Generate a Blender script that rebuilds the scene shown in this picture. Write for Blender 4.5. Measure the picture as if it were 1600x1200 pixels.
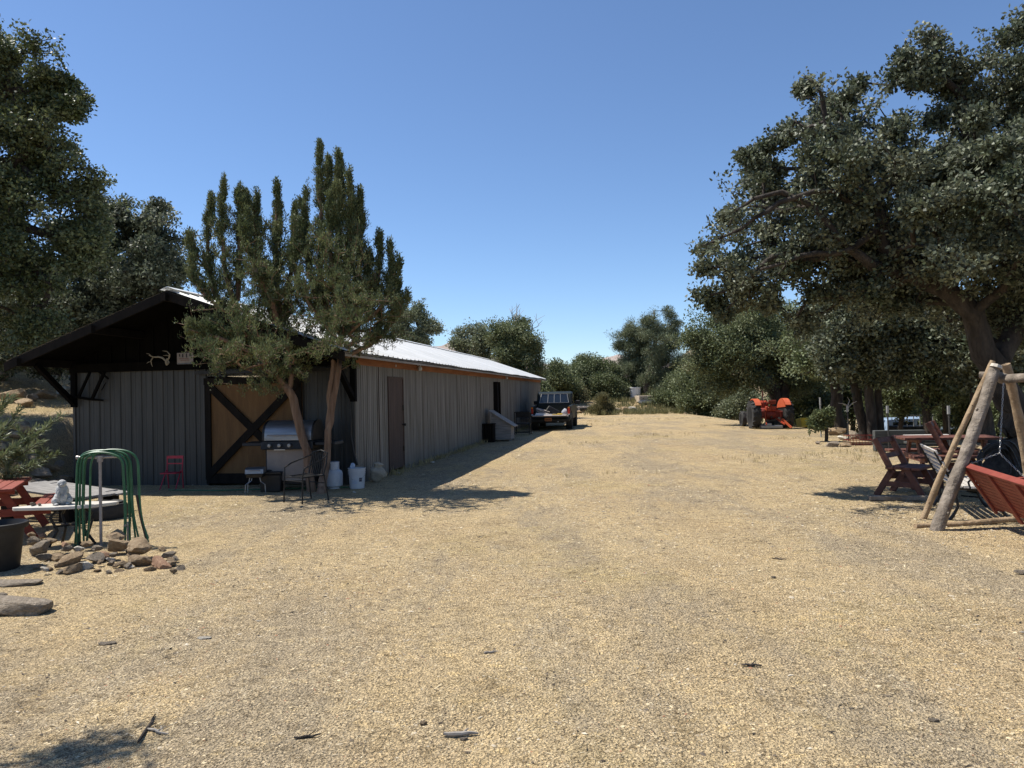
import bpy, bmesh, math, random
import numpy as np
from mathutils import Vector, Matrix, Euler
R = math.radians
for o in list(bpy.data.objects): bpy.data.objects.remove(o)
S = bpy.context.scene
COL = S.collection

# ------------------------------------------------------------------ camera, sky, sun, exposure
FPX, EYE = 1150.0, 1.6
PITCH, ROLL = R(0.8), R(1.2)
fw = Vector((0, math.cos(PITCH), math.sin(PITCH)))
r0 = Vector((1, 0, 0)); u0 = r0.cross(fw)
rt = r0*math.cos(ROLL) - u0*math.sin(ROLL)
up = u0*math.cos(ROLL) + r0*math.sin(ROLL)
cd = bpy.data.cameras.new('camera'); cam = bpy.data.objects.new('camera', cd); COL.objects.link(cam)
m = Matrix((rt, up, -fw)).transposed().to_4x4(); m.translation = Vector((0, 0, EYE)); cam.matrix_world = m
cd.sensor_width = 36; cd.lens = FPX/1600*36; cd.clip_end = 9000; cd.clip_start = .05
S.camera = cam
S.render.resolution_x, S.render.resolution_y = 1024, 768

SUN_EL = R(61)
TRAV = Vector((.955, -.30, 0)).normalized()          # the way the light travels over the ground
AZ = math.atan2(-TRAV.x, -TRAV.y)                  # azimuth of the sun from +Y towards +X
W = bpy.data.worlds.new('World'); S.world = W; W.use_nodes = True
nt = W.node_tree; bg = nt.nodes['Background']
sk = nt.nodes.new('ShaderNodeTexSky'); sk.sky_type = 'NISHITA'; sk.sun_disc = False
sk.sun_elevation = SUN_EL; sk.sun_rotation = AZ; sk.altitude = 1400; sk.air_density = 1.0; sk.dust_density = .35; sk.ozone_density = 6.0
nt.links.new(sk.outputs[0], bg.inputs[0]); bg.inputs[1].default_value = .108
sl = bpy.data.lights.new('sun', 'SUN'); sl.energy = 5.0; sl.angle = R(.5); sl.color = (1, .955, .87)
so = bpy.data.objects.new('sun', sl); COL.objects.link(so)
sd = Vector((TRAV.x*math.cos(SUN_EL), TRAV.y*math.cos(SUN_EL), -math.sin(SUN_EL)))
so.rotation_euler = sd.to_track_quat('-Z', 'Y').to_euler()
S.view_settings.view_transform = 'Standard'; S.view_settings.look = 'None'
S.view_settings.exposure = 0.56; S.view_settings.gamma = 1; S.view_settings.use_curve_mapping = False

# ------------------------------------------------------------------ picking points
def ray(px, py): return fw + rt*((px-800)/FPX) + up*((600-py)/FPX)
def P(px, py, y):
    d = ray(px, py); return Vector((0, 0, EYE)) + d*(y/d.y)
def G(px, py, z=0.0):
    d = ray(px, py); return Vector((0, 0, EYE)) + d*((z-EYE)/d.z)

# ------------------------------------------------------------------ terrain height
_rs = np.random.RandomState(5); LAT = _rs.rand(256, 256)
def vnoise(x, y, s, k=0):
    x = np.asarray(x, float)/s + 17.3*k + 1000; y = np.asarray(y, float)/s + 9.7*k + 1000
    i = np.floor(x).astype(int); j = np.floor(y).astype(int); fx = x-i; fy = y-j
    fx = fx*fx*(3-2*fx); fy = fy*fy*(3-2*fy)
    g = lambda a, b: LAT[a % 256, b % 256]
    return (g(i, j)*(1-fx)+g(i+1, j)*fx)*(1-fy)+(g(i, j+1)*(1-fx)+g(i+1, j+1)*fx)*fy - .5
def ss(a, b, x):
    t = np.clip((np.asarray(x, float)-a)/(b-a), 0, 1); return t*t*(3-2*t)
def H(x, y, fine=True):
    x = np.asarray(x, float); y = np.asarray(y, float)
    # bank and hillside left of the barn
    bx = ss(-8.75-.165*(y-14.6)*(y > 14.6), -9.9-.165*(y-14.6)*(y > 14.6), x)
    h = bx*ss(12.4, 15.6, y)*1.25
    h += ss(-8.9, -22, x+.165*np.maximum(y-14.6, 0))*ss(10, 26, y)*2.2
    h += bx*np.clip(y-15.6, 0, 30)*.075
    h += ss(-7, -8.6, x)*ss(11.9, 9.5, y)*ss(6, 9, y)*.25
    # dirt bank beyond the field
    h += ss(2.5, 5, x)*ss(15, 11, x)*ss(54, 59, y)*1.0*(1+.5*vnoise(x, y, 2.2, 3))
    # the land falls away behind the field
    h -= np.clip(y-72, 0, 160)*.05
    h -= ss(11.5, 16, x)*ss(21, 31, y)*1.7
    h += vnoise(x, y, 9, 1)*.10*ss(3, 20, y) + vnoise(x, y, 2.3, 2)*.035
    if fine:
        near = ss(30, 8, np.hypot(x, y))
        h += near*(vnoise(x, y, .55, 4)*.022 + vnoise(x, y, .17, 5)*.012 + vnoise(x, y, .07, 6)*.006)
    return h
def Hz(x, y): return float(H(x, y))
def GG(px, py):                                     # pixel to the terrain itself
    p = G(px, py)
    for _ in range(6): p = G(px, py, Hz(p.x, p.y))
    return p

# ------------------------------------------------------------------ tagging
def tag(o, label=None, cat=None, group=None, kind=None):
    if label: o['label'] = label
    if cat: o['category'] = cat
    if group: o['group'] = group
    if kind: o['kind'] = kind
    return o
def thing(name, label, cat, loc=(0, 0, 0), rz=0, group=None):
    o = bpy.data.objects.new(name, None); COL.objects.link(o)
    o.location = loc; o.rotation_euler = (0, 0, rz); o.empty_display_size = .2
    return tag(o, label, cat, group)
def mesh_obj(name, me, mat, parent=None):
    o = bpy.data.objects.new(name, me); COL.objects.link(o)
    if mat and not me.materials: me.materials.append(mat)
    if parent: o.parent = parent
    return o
def copy_tree(o, parent=None):
    c = o.copy(); COL.objects.link(c)
    if parent: c.parent = parent
    for ch in list(o.children): copy_tree(ch, c)
    return c

# ------------------------------------------------------------------ materials
def mat(name, c1, c2=None, scale=6, rough=.8, bump=0, bscale=40, metal=0, stretch=None, detail=6, spec=.4, c3=None, coat=0, island=0, transl=0, mixlo=.35, mixhi=.65):
    M = bpy.data.materials.new(name); M.use_nodes = True
    n = M.node_tree.nodes; L = M.node_tree.links; b = n['Principled BSDF']
    b.inputs['Roughness'].default_value = rough; b.inputs['Metallic'].default_value = metal
    b.inputs['Specular IOR Level'].default_value = spec; b.inputs['Coat Weight'].default_value = coat
    b.inputs['Base Color'].default_value = (*c1, 1)
    tc = n.new('ShaderNodeTexCoord'); mp = n.new('ShaderNodeMapping'); L.new(tc.outputs['Object'], mp.inputs[0])
    if stretch: mp.inputs['Scale'].default_value = stretch
    col = None
    if c2:
        no = n.new('ShaderNodeTexNoise'); no.inputs['Scale'].default_value = scale; no.inputs['Detail'].default_value = detail; no.inputs['Roughness'].default_value = .65
        L.new(mp.outputs[0], no.inputs[0])
        r = n.new('ShaderNodeValToRGB'); L.new(no.outputs[0], r.inputs[0])
        e = r.color_ramp.elements; e[0].position = mixlo; e[0].color = (*c1, 1); e[1].position = mixhi; e[1].color = (*c2, 1)
        if c3: q = e.new((mixlo+mixhi)/2); q.color = (*c3, 1)
        col = r.outputs[0]
    if island:
        g = n.new('ShaderNodeNewGeometry'); hs = n.new('ShaderNodeHueSaturation')
        mr = n.new('ShaderNodeMapRange'); L.new(g.outputs['Random Per Island'], mr.inputs[0])
        mr.inputs[3].default_value = 1-island; mr.inputs[4].default_value = 1+island
        L.new(mr.outputs[0], hs.inputs['Value'])
        if col: L.new(col, hs.inputs['Color'])
        else: hs.inputs['Color'].default_value = (*c1, 1)
        col = hs.outputs[0]
    if col: L.new(col, b.inputs['Base Color'])
    if bump:
        nb = n.new('ShaderNodeTexNoise'); nb.inputs['Scale'].default_value = bscale; nb.inputs['Detail'].default_value = 8; nb.inputs['Roughness'].default_value = .6
        L.new(mp.outputs[0], nb.inputs[0]); bp = n.new('ShaderNodeBump'); bp.inputs['Strength'].default_value = min(1, bump); bp.inputs['Distance'].default_value = .02*max(1, bump)
        L.new(nb.outputs[0], bp.inputs['Height']); L.new(bp.outputs[0], b.inputs['Normal'])
    if transl:
        tr = n.new('ShaderNodeBsdfTranslucent'); mx = n.new('ShaderNodeMixShader'); mx.inputs[0].default_value = transl
        if col: L.new(col, tr.inputs[0])
        else: tr.inputs[0].default_value = (*c1, 1)
        out = n['Material Output']; L.new(b.outputs[0], mx.inputs[1]); L.new(tr.outputs[0], mx.inputs[2]); L.new(mx.outputs[0], out.inputs[0])
    return M

M = {}
def ground_mat():
    g = bpy.data.materials.new('decomposed_granite'); g.use_nodes = True
    n = g.node_tree.nodes; L = g.node_tree.links; b = n['Principled BSDF']; b.inputs['Roughness'].default_value = .95; b.inputs['Specular IOR Level'].default_value = .15
    tc = n.new('ShaderNodeTexCoord'); C = tc.outputs['Object']
    def noise(s, d=5, r=.6, st=None):
        q = n.new('ShaderNodeTexNoise'); q.inputs['Scale'].default_value = s; q.inputs['Detail'].default_value = d; q.inputs['Roughness'].default_value = r
        if st:
            mp = n.new('ShaderNodeMapping'); mp.inputs['Scale'].default_value = st; mp.inputs['Rotation'].default_value = (0, 0, R(8)); L.new(C, mp.inputs[0]); L.new(mp.outputs[0], q.inputs[0])
        else: L.new(C, q.inputs[0])
        return q.outputs[0]
    def ramp(i, stops):
        r = n.new('ShaderNodeValToRGB'); L.new(i, r.inputs[0]); e = r.color_ramp.elements
        e[0].position, e[0].color = stops[0][0], (*stops[0][1], 1); e[1].position, e[1].color = stops[-1][0], (*stops[-1][1], 1)
        for p, c in stops[1:-1]: q = e.new(p); q.color = (*c, 1)
        return r.outputs[0]
    def mix(f, a, c, mode='MIX', fac=None):
        q = n.new('ShaderNodeMix'); q.data_type = 'RGBA'; q.blend_type = mode
        if f is not None: L.new(f, q.inputs[0])
        else: q.inputs[0].default_value = fac
        L.new(a, q.inputs[6]); L.new(c, q.inputs[7]); return q.outputs[2]
    sand = ramp(noise(.35, 6), [(.3, (.46, .352, .216)), (.52, (.53, .418, .258)), (.7, (.50, .398, .25))])
    grey = ramp(noise(3, 4), [(.3, (.365, .30, .212)), (.7, (.45, .37, .255))])
    straw = ramp(noise(5, 5), [(.3, (.42, .33, .18)), (.7, (.52, .42, .24))])
    # streaky worn tracks running away along the drive, grey gravel beside them
    k1 = ramp(noise(.62, 12, .72, (1.0, .30, 1)), [(.47, (0, 0, 0)), (.57, (1, 1, 1))])
    c = mix(k1, sand, grey)
    k2 = ramp(noise(.22, 12, .72), [(.52, (0, 0, 0)), (.60, (.7, .7, .7))])
    c = mix(k2, c, straw)
    # the grains themselves, at three sizes
    def cells(s, st=None):
        v = n.new('ShaderNodeTexVoronoi'); v.inputs['Scale'].default_value = s
        if st:
            mp = n.new('ShaderNodeMapping'); mp.inputs['Scale'].default_value = st; L.new(C, mp.inputs[0]); L.new(mp.outputs[0], v.inputs[0])
        else: L.new(C, v.inputs[0])
        bw = n.new('ShaderNodeSeparateColor'); L.new(v.outputs['Color'], bw.inputs[0])
        return bw.outputs[0], v.outputs['Distance']
    a1, d1 = cells(150); a2, d2 = cells(62); a3, d3 = cells(14, (1, 1.7, 1))
    g1 = ramp(a1, [(0, (.32, .30, .27)), (.3, (.80, .79, .76)), (.75, (1.12, 1.10, 1.06)), (1, (1.55, 1.5, 1.38))])
    g2 = ramp(a2, [(0, (.55, .53, .50)), (.22, (.92, .9, .88)), (.9, (1.06, 1.05, 1.03)), (1, (1.38, 1.34, 1.25))])
    g3 = ramp(a3, [(0, (.68, .66, .62)), (.12, (1, 1, 1)), (.9, (1.0, 1.0, 1.0)), (1, (1.22, 1.18, 1.05))])
    c = mix(None, c, g1, 'MULTIPLY', 1.0); c = mix(None, c, g2, 'MULTIPLY', 1.0); c = mix(None, c, g3, 'MULTIPLY', .8)
    sp = ramp(noise(26, 8, .75), [(.33, (.40, .36, .31)), (.45, (1, 1, 1)), (1, (1, 1, 1))])
    c = mix(None, c, sp, 'MULTIPLY', .85)
    md = ramp(noise(2.1, 12, .78), [(.34, (.68, .66, .62)), (.47, (1, 1, 1)), (.68, (1.12, 1.10, 1.04))])
    c = mix(None, c, md, 'MULTIPLY', .9)
    L.new(c, b.inputs['Base Color'])
    ad = n.new('ShaderNodeMath'); ad.operation = 'ADD'; L.new(d1, ad.inputs[0])
    m2 = n.new('ShaderNodeMath'); m2.operation = 'MULTIPLY'; m2.inputs[1].default_value = 2.2; L.new(d2, m2.inputs[0]); L.new(m2.outputs[0], ad.inputs[1])
    m4 = n.new('ShaderNodeMath'); m4.operation = 'MULTIPLY_ADD'; m4.inputs[1].default_value = 3.5; L.new(noise(20, 9, .7), m4.inputs[0]); L.new(ad.outputs[0], m4.inputs[2])
    bp = n.new('ShaderNodeBump'); bp.inputs['Strength'].default_value = 1; bp.inputs['Distance'].default_value = .009
    L.new(m4.outputs[0], bp.inputs['Height']); L.new(bp.outputs[0], b.inputs['Normal'])
    return g
M['ground'] = ground_mat()
def chip_mat():
    g = mat('gravel_chip', (.3, .25, .17), rough=.9); n = g.node_tree.nodes; L = g.node_tree.links
    q = n.new('ShaderNodeNewGeometry'); r = n.new('ShaderNodeValToRGB'); L.new(q.outputs['Random Per Island'], r.inputs[0]); r.color_ramp.interpolation = 'CONSTANT'
    e = r.color_ramp.elements; st = [(0, (.10, .08, .06)), (.06, (.22, .175, .12)), (.17, (.36, .285, .18)), (.40, (.42, .34, .21)), (.62, (.40, .34, .25)), (.74, (.54, .44, .28)), (.86, (.30, .24, .16)), (.94, (.54, .46, .31)), (.975, (.28, .14, .08))]
    e[0].position, e[0].color = 0, (*st[0][1], 1); e[1].position, e[1].color = st[1][0], (*st[1][1], 1)
    for p_, c_ in st[2:]: k = e.new(p_); k.color = (*c_, 1)
    L.new(r.outputs[0], n['Principled BSDF'].inputs['Base Color']); return g
M['chip'] = chip_mat()
M['hill'] = mat('dry_hillside', (.16, .12, .075), (.055, .06, .032), .12, .95, bump=1, bscale=.6, detail=9, c3=(.22, .165, .10))
M['mountain'] = mat('far_mountain', (.24, .19, .17), (.14, .13, .12), .012, 1, detail=9, c3=(.29, .24, .21))
M['rock'] = mat('rock', (.27, .18, .105), (.44, .33, .21), 5, .9, bump=2, bscale=18, c3=(.34, .24, .14))
M['rock_grey'] = mat('grey_rock', (.20, .165, .125), (.40, .33, .25), 6, .9, bump=2, bscale=18, c3=(.30, .24, .175))
M['rock_red'] = mat('reddish_rock', (.25, .13, .075), (.40, .25, .155), 6, .9, bump=1, bscale=18)
M['rock_pale'] = mat('pale_rock', (.45, .40, .33), (.60, .55, .46), 6, .9, bump=1, bscale=18)
M['bark'] = mat('oak_bark', (.020, .016, .013), (.070, .056, .045), 9, .95, bump=2, bscale=14, stretch=(1, 1, .25))
M['bark_j'] = mat('juniper_bark', (.13, .075, .045), (.27, .18, .12), 14, .9, bump=2, bscale=22, stretch=(1, 1, .12), c3=(.19, .12, .08))
M['bark_p'] = mat('pine_bark', (.04, .032, .026), (.10, .075, .055), 5, .95, bump=1, bscale=9)
M['dead'] = mat('dead_twig', (.22, .19, .16), (.34, .31, .27), 9, .9)
M['oakleaf'] = mat('oak_leaf', (.066, .084, .046), (.160, .172, .112), 1.7, .54, island=.6, transl=.22, spec=.35, detail=3)
M['oakleaf_l'] = mat('olive_oak_leaf', (.062, .082, .030), (.13, .148, .062), 1.0, .5, island=.45, transl=.25, spec=.45, detail=3)
M['juniper'] = mat('juniper_scale', (.078, .104, .044), (.172, .19, .082), 1.6, .6, island=.4, transl=.2, spec=.3, detail=3, c3=(.115, .138, .06))
M['farleaf'] = mat('bush_leaf', (.095, .122, .05), (.175, .195, .095), .8, .62, island=.32, transl=.22, detail=3)
M['paleleaf'] = mat('pale_green_leaf', (.13, .155, .085), (.21, .225, .13), 1, .6, island=.35, transl=.25, detail=3)
M['pineleaf'] = mat('pine_needles', (.11, .135, .07), (.19, .21, .12), 1, .6, island=.35, transl=.15, detail=3)
M['shrubleaf'] = mat('dry_shrub_leaf', (.13, .13, .06), (.22, .20, .10), 3, .8, island=.4, transl=.2)
M['grass'] = mat('dry_grass', (.30, .24, .11), (.45, .37, .19), 4, .9, island=.35, transl=.25)
M['weed'] = mat('green_weed', (.13, .14, .06), (.24, .22, .11), 4, .9, island=.35, transl=.25)

# ------------------------------------------------------------------ mesh builder
class MB:
    def __init__(s): s.v = []; s.f = []
    def add(s, vs, fs, mt=None):
        o = len(s.v)
        s.v += [tuple(mt @ Vector(v)) if mt else tuple(v) for v in vs]; s.f += [tuple(o+i for i in f) for f in fs]; return s
    def box(s, c, d, rot=None, taper=None):
        x, y, z = d[0]/2, d[1]/2, d[2]/2; t = taper or (1, 1)
        vs = [(-x, -y, -z), (x, -y, -z), (x, y, -z), (-x, y, -z), (-x*t[0], -y*t[1], z), (x*t[0], -y*t[1], z), (x*t[0], y*t[1], z), (-x*t[0], y*t[1], z)]
        mt = Matrix.Translation(Vector(c)) @ (Euler(rot).to_matrix().to_4x4() if rot else Matrix.Identity(4))
        return s.add(vs, [(0, 3, 2, 1), (4, 5, 6, 7), (0, 1, 5, 4), (1, 2, 6, 5), (2, 3, 7, 6), (3, 0, 4, 7)], mt)
    def beam(s, a, b, w, h, upv=(0, 0, 1)):
        a = Vector(a); b = Vector(b); d = (b-a).normalized(); u = Vector(upv)
        if abs(d.dot(u)) > .98: u = Vector((0, 1, 0))
        r = d.cross(u).normalized(); u = r.cross(d).normalized()
        vs = [p + r*(i*w/2) + u*(j*h/2) for p in (a, b) for i, j in ((-1, -1), (1, -1), (1, 1), (-1, 1))]
        return s.add(vs, [(0, 1, 2, 3), (7, 6, 5, 4), (0, 4, 5, 1), (1, 5, 6, 2), (2, 6, 7, 3), (3, 7, 4, 0)])
    def tube(s, pts, rad, n=8, cap=True, wob=0, rs=None):
        pts = [Vector(p) for p in pts]; k = len(pts)
        if not hasattr(rad, '__len__'): rad = [rad]*k
        vs = []; prev = None
        for i, p in enumerate(pts):
            d = (pts[min(i+1, k-1)]-pts[max(i-1, 0)]).normalized()
            if prev is None:
                a = Vector((0, 0, 1)) if abs(d.z) < .9 else Vector((1, 0, 0)); r = d.cross(a).normalized()
            else: r = (prev - d*prev.dot(d)).normalized()
            prev = r; q = d.cross(r)
            for j in range(n):
                t = 2*math.pi*j/n; rr = rad[i]*(1+(rs.uniform(-wob, wob) if wob else 0)); vs.append(p+(r*math.cos(t)+q*math.sin(t))*rr)
        fs = [(i*n+j, i*n+(j+1) % n, (i+1)*n+(j+1) % n, (i+1)*n+j) for i in range(k-1) for j in range(n)]
        if cap: fs += [tuple(range(n-1, -1, -1)), tuple((k-1)*n+j for j in range(n))]
        return s.add(vs, fs)
    def lathe(s, prof, c=(0, 0, 0), n=20, axis='Z', rot=None):
        vs = []; k = len(prof)
        for r, z in prof:
            for j in range(n):
                t = 2*math.pi*j/n; x, y = r*math.cos(t), r*math.sin(t)
                vs.append((x, y, z) if axis == 'Z' else ((z, x, y) if axis == 'X' else (y, z, x)))
        fs = [(i*n+j, i*n+(j+1) % n, (i+1)*n+(j+1) % n, (i+1)*n+j) for i in range(k-1) for j in range(n)]
        if prof[0][0] > 1e-4: fs.append(tuple(range(n-1, -1, -1)))
        if prof[-1][0] > 1e-4: fs.append(tuple((k-1)*n+j for j in range(n)))
        mt = Matrix.Translation(Vector(c)) @ (Euler(rot).to_matrix().to_4x4() if rot else Matrix.Identity(4))
        return s.add(vs, fs, mt)
    def prism(s, poly, x0, x1, axis='X', c=(0, 0, 0)):
        k = len(poly); c = Vector(c)
        def V(t, a, b): return c+Vector((t, a, b) if axis == 'X' else ((a, t, b) if axis == 'Y' else (a, b, t)))
        vs = [V(x0, a, b) for a, b in poly]+[V(x1, a, b) for a, b in poly]
        return s.add(vs, [tuple(range(k)), tuple(range(2*k-1, k-1, -1))]+[(i, i+k, (i+1) % k+k, (i+1) % k) for i in range(k)])
    def blob(s, c, r, seed=0, sub=2, amp=.1, rot=None):
        bm = bmesh.new(); bmesh.ops.create_icosphere(bm, subdivisions=sub, radius=1)
        rs = random.Random(seed); ph = [rs.uniform(0, 6) for _ in range(6)]
        mt = Matrix.Translation(Vector(c)) @ (Euler(rot).to_matrix().to_4x4() if rot else Matrix.Identity(4))
        vs = []
        for v in bm.verts:
            p = v.co; k = 1+amp*(math.sin(3*p.x+ph[0])*math.sin(2.6*p.y+ph[1])+.6*math.sin(5*p.z+ph[2]+2*p.x))
            vs.append((p.x*r[0]*k, p.y*r[1]*k, p.z*r[2]*k))
        fs = [[v.index for v in f.verts] for f in bm.faces]; bm.free()
        return s.add(vs, fs, mt)
    def build(s, name, material, parent=None, smooth=False, bevel=0, world=False, seg=1):
        vs = s.v
        if world and parent is not None:
            l = parent.location; vs = [(v[0]-l.x, v[1]-l.y, v[2]-l.z) for v in vs]
        me = bpy.data.meshes.new(name); me.from_pydata(vs, [], s.f)
        bm = bmesh.new(); bm.from_mesh(me); bmesh.ops.recalc_face_normals(bm, faces=bm.faces); bm.to_mesh(me); bm.free()
        if smooth:
            me.polygons.foreach_set('use_smooth', [True]*len(me.polygons))
            try: me.set_sharp_from_angle(angle=R(40))
            except Exception: pass
        o = mesh_obj(name, me, M[material] if isinstance(material, str) else material, parent)
        if bevel:
            b = o.modifiers.new('bevel', 'BEVEL'); b.width = bevel; b.segments = seg; b.limit_method = 'ANGLE'; b.angle_limit = R(40)
        return o

def fast_mesh(name, V, F):                           # V (n,3), F (m,k)
    me = bpy.data.meshes.new(name); k = F.shape[1]
    me.vertices.add(len(V)); me.vertices.foreach_set('co', np.ascontiguousarray(V, dtype=np.float32).ravel())
    me.loops.add(F.size); me.loops.foreach_set('vertex_index', np.ascontiguousarray(F, dtype=np.int32).ravel())
    me.polygons.add(len(F)); me.polygons.foreach_set('loop_start', np.arange(0, F.size, k, dtype=np.int32))
    me.update(calc_edges=True); return me

# ------------------------------------------------------------------ ground sheet
def axis(lo, hi, n, c, fine):
    t = np.linspace(-1, 1, n); k = 7.5
    s = np.sinh(k*t)/np.sinh(k)
    a = np.where(s < 0, c+(-s)*(lo-c), c+s*(hi-c)); return a
xs = axis(-2600, 2600, 620, 0, .03); ys = axis(-300, 4200, 620, 3.5, .03)
X, Y = np.meshgrid(xs, ys); Z = H(X, Y)
Vg = np.stack([X.ravel(), Y.ravel(), Z.ravel()], 1)
ny, nx = X.shape; idx = np.arange(nx*ny).reshape(ny, nx)
Fg = np.stack([idx[:-1, :-1].ravel(), idx[:-1, 1:].ravel(), idx[1:, 1:].ravel(), idx[1:, :-1].ravel()], 1)
me = fast_mesh('ground', Vg, Fg); me.polygons.foreach_set('use_smooth', [True]*len(me.polygons))
gr = mesh_obj('ground', me, M['ground']); tag(gr, kind='structure')

# loose chips of stone and straw, thick near the camera
def scatter_chips():
    rs = np.random.RandomState(11); Vs = []; 
    for y0, y1, dens, sz in ((1.9, 3.2, 11500, .0032), (3.2, 5, 7000, .0038), (5, 8, 3200, .0049), (8, 14, 1000, .0070), (14, 24, 160, .011)):
        n = int(dens*.72*(y1*y1-y0*y0)); yy = np.sqrt(rs.uniform(y0*y0, y1*y1, n)); xx = yy*rs.uniform(-.74, .74, n)
        trk = vnoise(xx*1.6+yy*.12, yy*.22, 1, 7)+.7*vnoise(xx, yy, .7, 9)+.55*vnoise(xx, yy, .22, 8)   # strips between the wheel tracks
        keep = rs.rand(n) < np.clip(.40+1.5*trk+.25*ss(2, 5, xx), .06, 1)
        xx, yy = xx[keep], yy[keep]; n = len(xx)
        zz = H(xx, yy); a = rs.uniform(0, 6.28, n); l = sz*rs.gamma(3, .33, n); w = l*rs.uniform(.25, .9, n)
        lg = rs.rand(n) < .14+.12*ss(1.5, 4, xx); l[lg] *= 2.8; w[lg] *= .5
        h = w*rs.uniform(.25, .7, n)
        c, s = np.cos(a), np.sin(a); tz = rs.uniform(-.3, .3, n)
        def pt(u, v, t): return np.stack([xx+c*u*l-s*v*w, yy+s*u*l+c*v*w, zz+t*h-.001+tz*u*l], 1)
        q = [pt(-1, -.6, 0), pt(.9, -1, 0), pt(1, .7, 0), pt(-.8, 1, 0), pt(-.4, -.2, 1), pt(.5, .1, 1.1)]
        Vs.append(np.stack(q, 1).reshape(-1, 3))
    V = np.concatenate(Vs); n = len(V)//6; b = (np.arange(n)*6)[:, None]
    T = np.array([[0, 1, 5], [0, 5, 4], [1, 2, 5], [2, 3, 4], [2, 4, 5], [3, 0, 4]])
    F = (b[:, :, None]+T[None]).reshape(-1, 3)
    o = mesh_obj('gravel', fast_mesh('gravel', V, F), M['chip'])
    tag(o, 'loose tan gravel and wood chips strewn over the drive', 'gravel', kind='stuff')
scatter_chips()
def litter():
    rs = np.random.RandomState(23); n = 9000; yy = 1.9+22*rs.rand(n)**1.6; xx = yy*rs.uniform(-.74, .74, n)
    keep = rs.rand(n) < np.clip(.35+2*(vnoise(xx, yy, 1.1, 31)+.6*vnoise(xx, yy, .35, 32)), .04, 1); xx, yy = xx[keep], yy[keep]
    xx = np.concatenate([xx, rs.normal(6.2, 1.1, 4200)]); yy = np.concatenate([yy, rs.normal(8.6, 1.3, 4200)]); n = len(xx)
    z = H(xx, yy)+.003; a = rs.normal(0, .8, n); l = rs.gamma(1.8, .0045, n)*(1+yy*.04)+.004; w = .0013+np.minimum(l, .012)*rs.uniform(.05, .32, n); c, s = np.cos(a), np.sin(a); t = rs.uniform(-.15, .35, n); k = rs.uniform(-.3, .3, n)
    def pt(u, v, h): return np.stack([xx+c*u*l-s*(v*w+k*l*u*u), yy+s*u*l+c*(v*w+k*l*u*u), z+h*w*1.2+abs(u)*l*t], 1)
    q = [pt(-1, 0, 0), pt(0, -1, 0), pt(1, 0, 0), pt(0, 1, 0), pt(0, 0, 1.4)]
    V = np.stack(q, 1).reshape(-1, 3); b = (np.arange(n)*5)[:, None]; T = np.array([[0, 1, 4], [1, 2, 4], [2, 3, 4], [3, 0, 4]])
    o = mesh_obj('litter', fast_mesh('litter', V, (b[:, :, None]+T[None]).reshape(-1, 3)), M['litter']); tag(o, 'dark bark scraps and dead leaves scattered on the gravel', 'litter', kind='stuff')
M['litter'] = chip_mat()
_e = [x for x in M['litter'].node_tree.nodes if x.type == 'VALTORGB'][0].color_ramp.elements
for i_, c_ in enumerate([(.035, .028, .022), (.06, .045, .034), (.09, .07, .05), (.14, .11, .08), (.05, .04, .032), (.22, .20, .17), (.12, .085, .055), (.48, .40, .28), (.58, .51, .40)]): _e[i_].color = (*c_, 1)
for i_, p_ in enumerate([0, .15, .28, .40, .50, .58, .68, .78, .92]): _e[i_].position = p_
litter()

# ------------------------------------------------------------------ far hills
def ridge(name, pts, depth, seed, label, material, base=-12):
    # pts: (pixel x, pixel y, distance) along the crest
    n = 260; m = 26; rs = np.random.RandomState(seed)
    cr = [P(*p) for p in pts]; t = np.linspace(0, 1, n); tt = np.linspace(0, 1, len(cr))
    cx, cy, cz = (np.interp(t, tt, [c[i] for c in cr]) for i in range(3))
    span = abs(cx[-1]-cx[0])
    cz = cz + vnoise(cx, cx*0, span/14, seed)*cz.mean()*.10 + vnoise(cx, cx*0, span/45, seed+1)*cz.mean()*.05
    V = []
    for j in range(m):
        s = j/(m-1)*2-1; k = 1-abs(s)**1.15
        x = cx; y = cy+s*depth; z = base+(cz-base)*k
        z = z+(vnoise(x, y, depth/5, seed+2)*.28+vnoise(x, y, depth/13, seed+3)*.12)*(cz-base)*k*(abs(s) > .02)*np.minimum(1, abs(s)*3)
        V.append(np.stack([x, y, z], 1))
    V = np.concatenate(V); idx = np.arange(n*m).reshape(m, n)
    F = np.stack([idx[:-1, :-1].ravel(), idx[:-1, 1:].ravel(), idx[1:, 1:].ravel(), idx[1:, :-1].ravel()], 1)
    me = fast_mesh(name, V, F); me.polygons.foreach_set('use_smooth', [True]*len(me.polygons))
    o = mesh_obj(name, me, M[material]); tag(o, label, None, kind='structure'); return o
ridge('mountains', [(560, 550, 3000), (640, 544, 2900), (690, 536, 2800), (712, 528, 2800), (740, 540, 2850), (800, 558, 3000), (845, 562, 3000), (870, 568, 3000), (930, 562, 3000), (965, 552, 2900), (1000, 558, 2900), (1060, 570, 3000)], 500, 3, 'distant mauve mountain ridge', 'mountain', -60)
ridge('hills', [(1000, 600, 420), (1040, 575, 410), (1075, 545, 400), (1100, 527, 390), (1160, 520, 380), (1250, 500, 370), (1400, 500, 360), (1700, 480, 340), (2100, 470, 320)], 150, 8, 'brown hillside dotted with scrub', 'hill', -22)
ridge('hills', [(-900, 600, 130), (-300, 560, 130), (0, 545, 130), (150, 545, 135), (300, 560, 150), (480, 585, 170)], 55, 13, 'wooded rise behind the barn', 'hill', -6)
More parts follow.
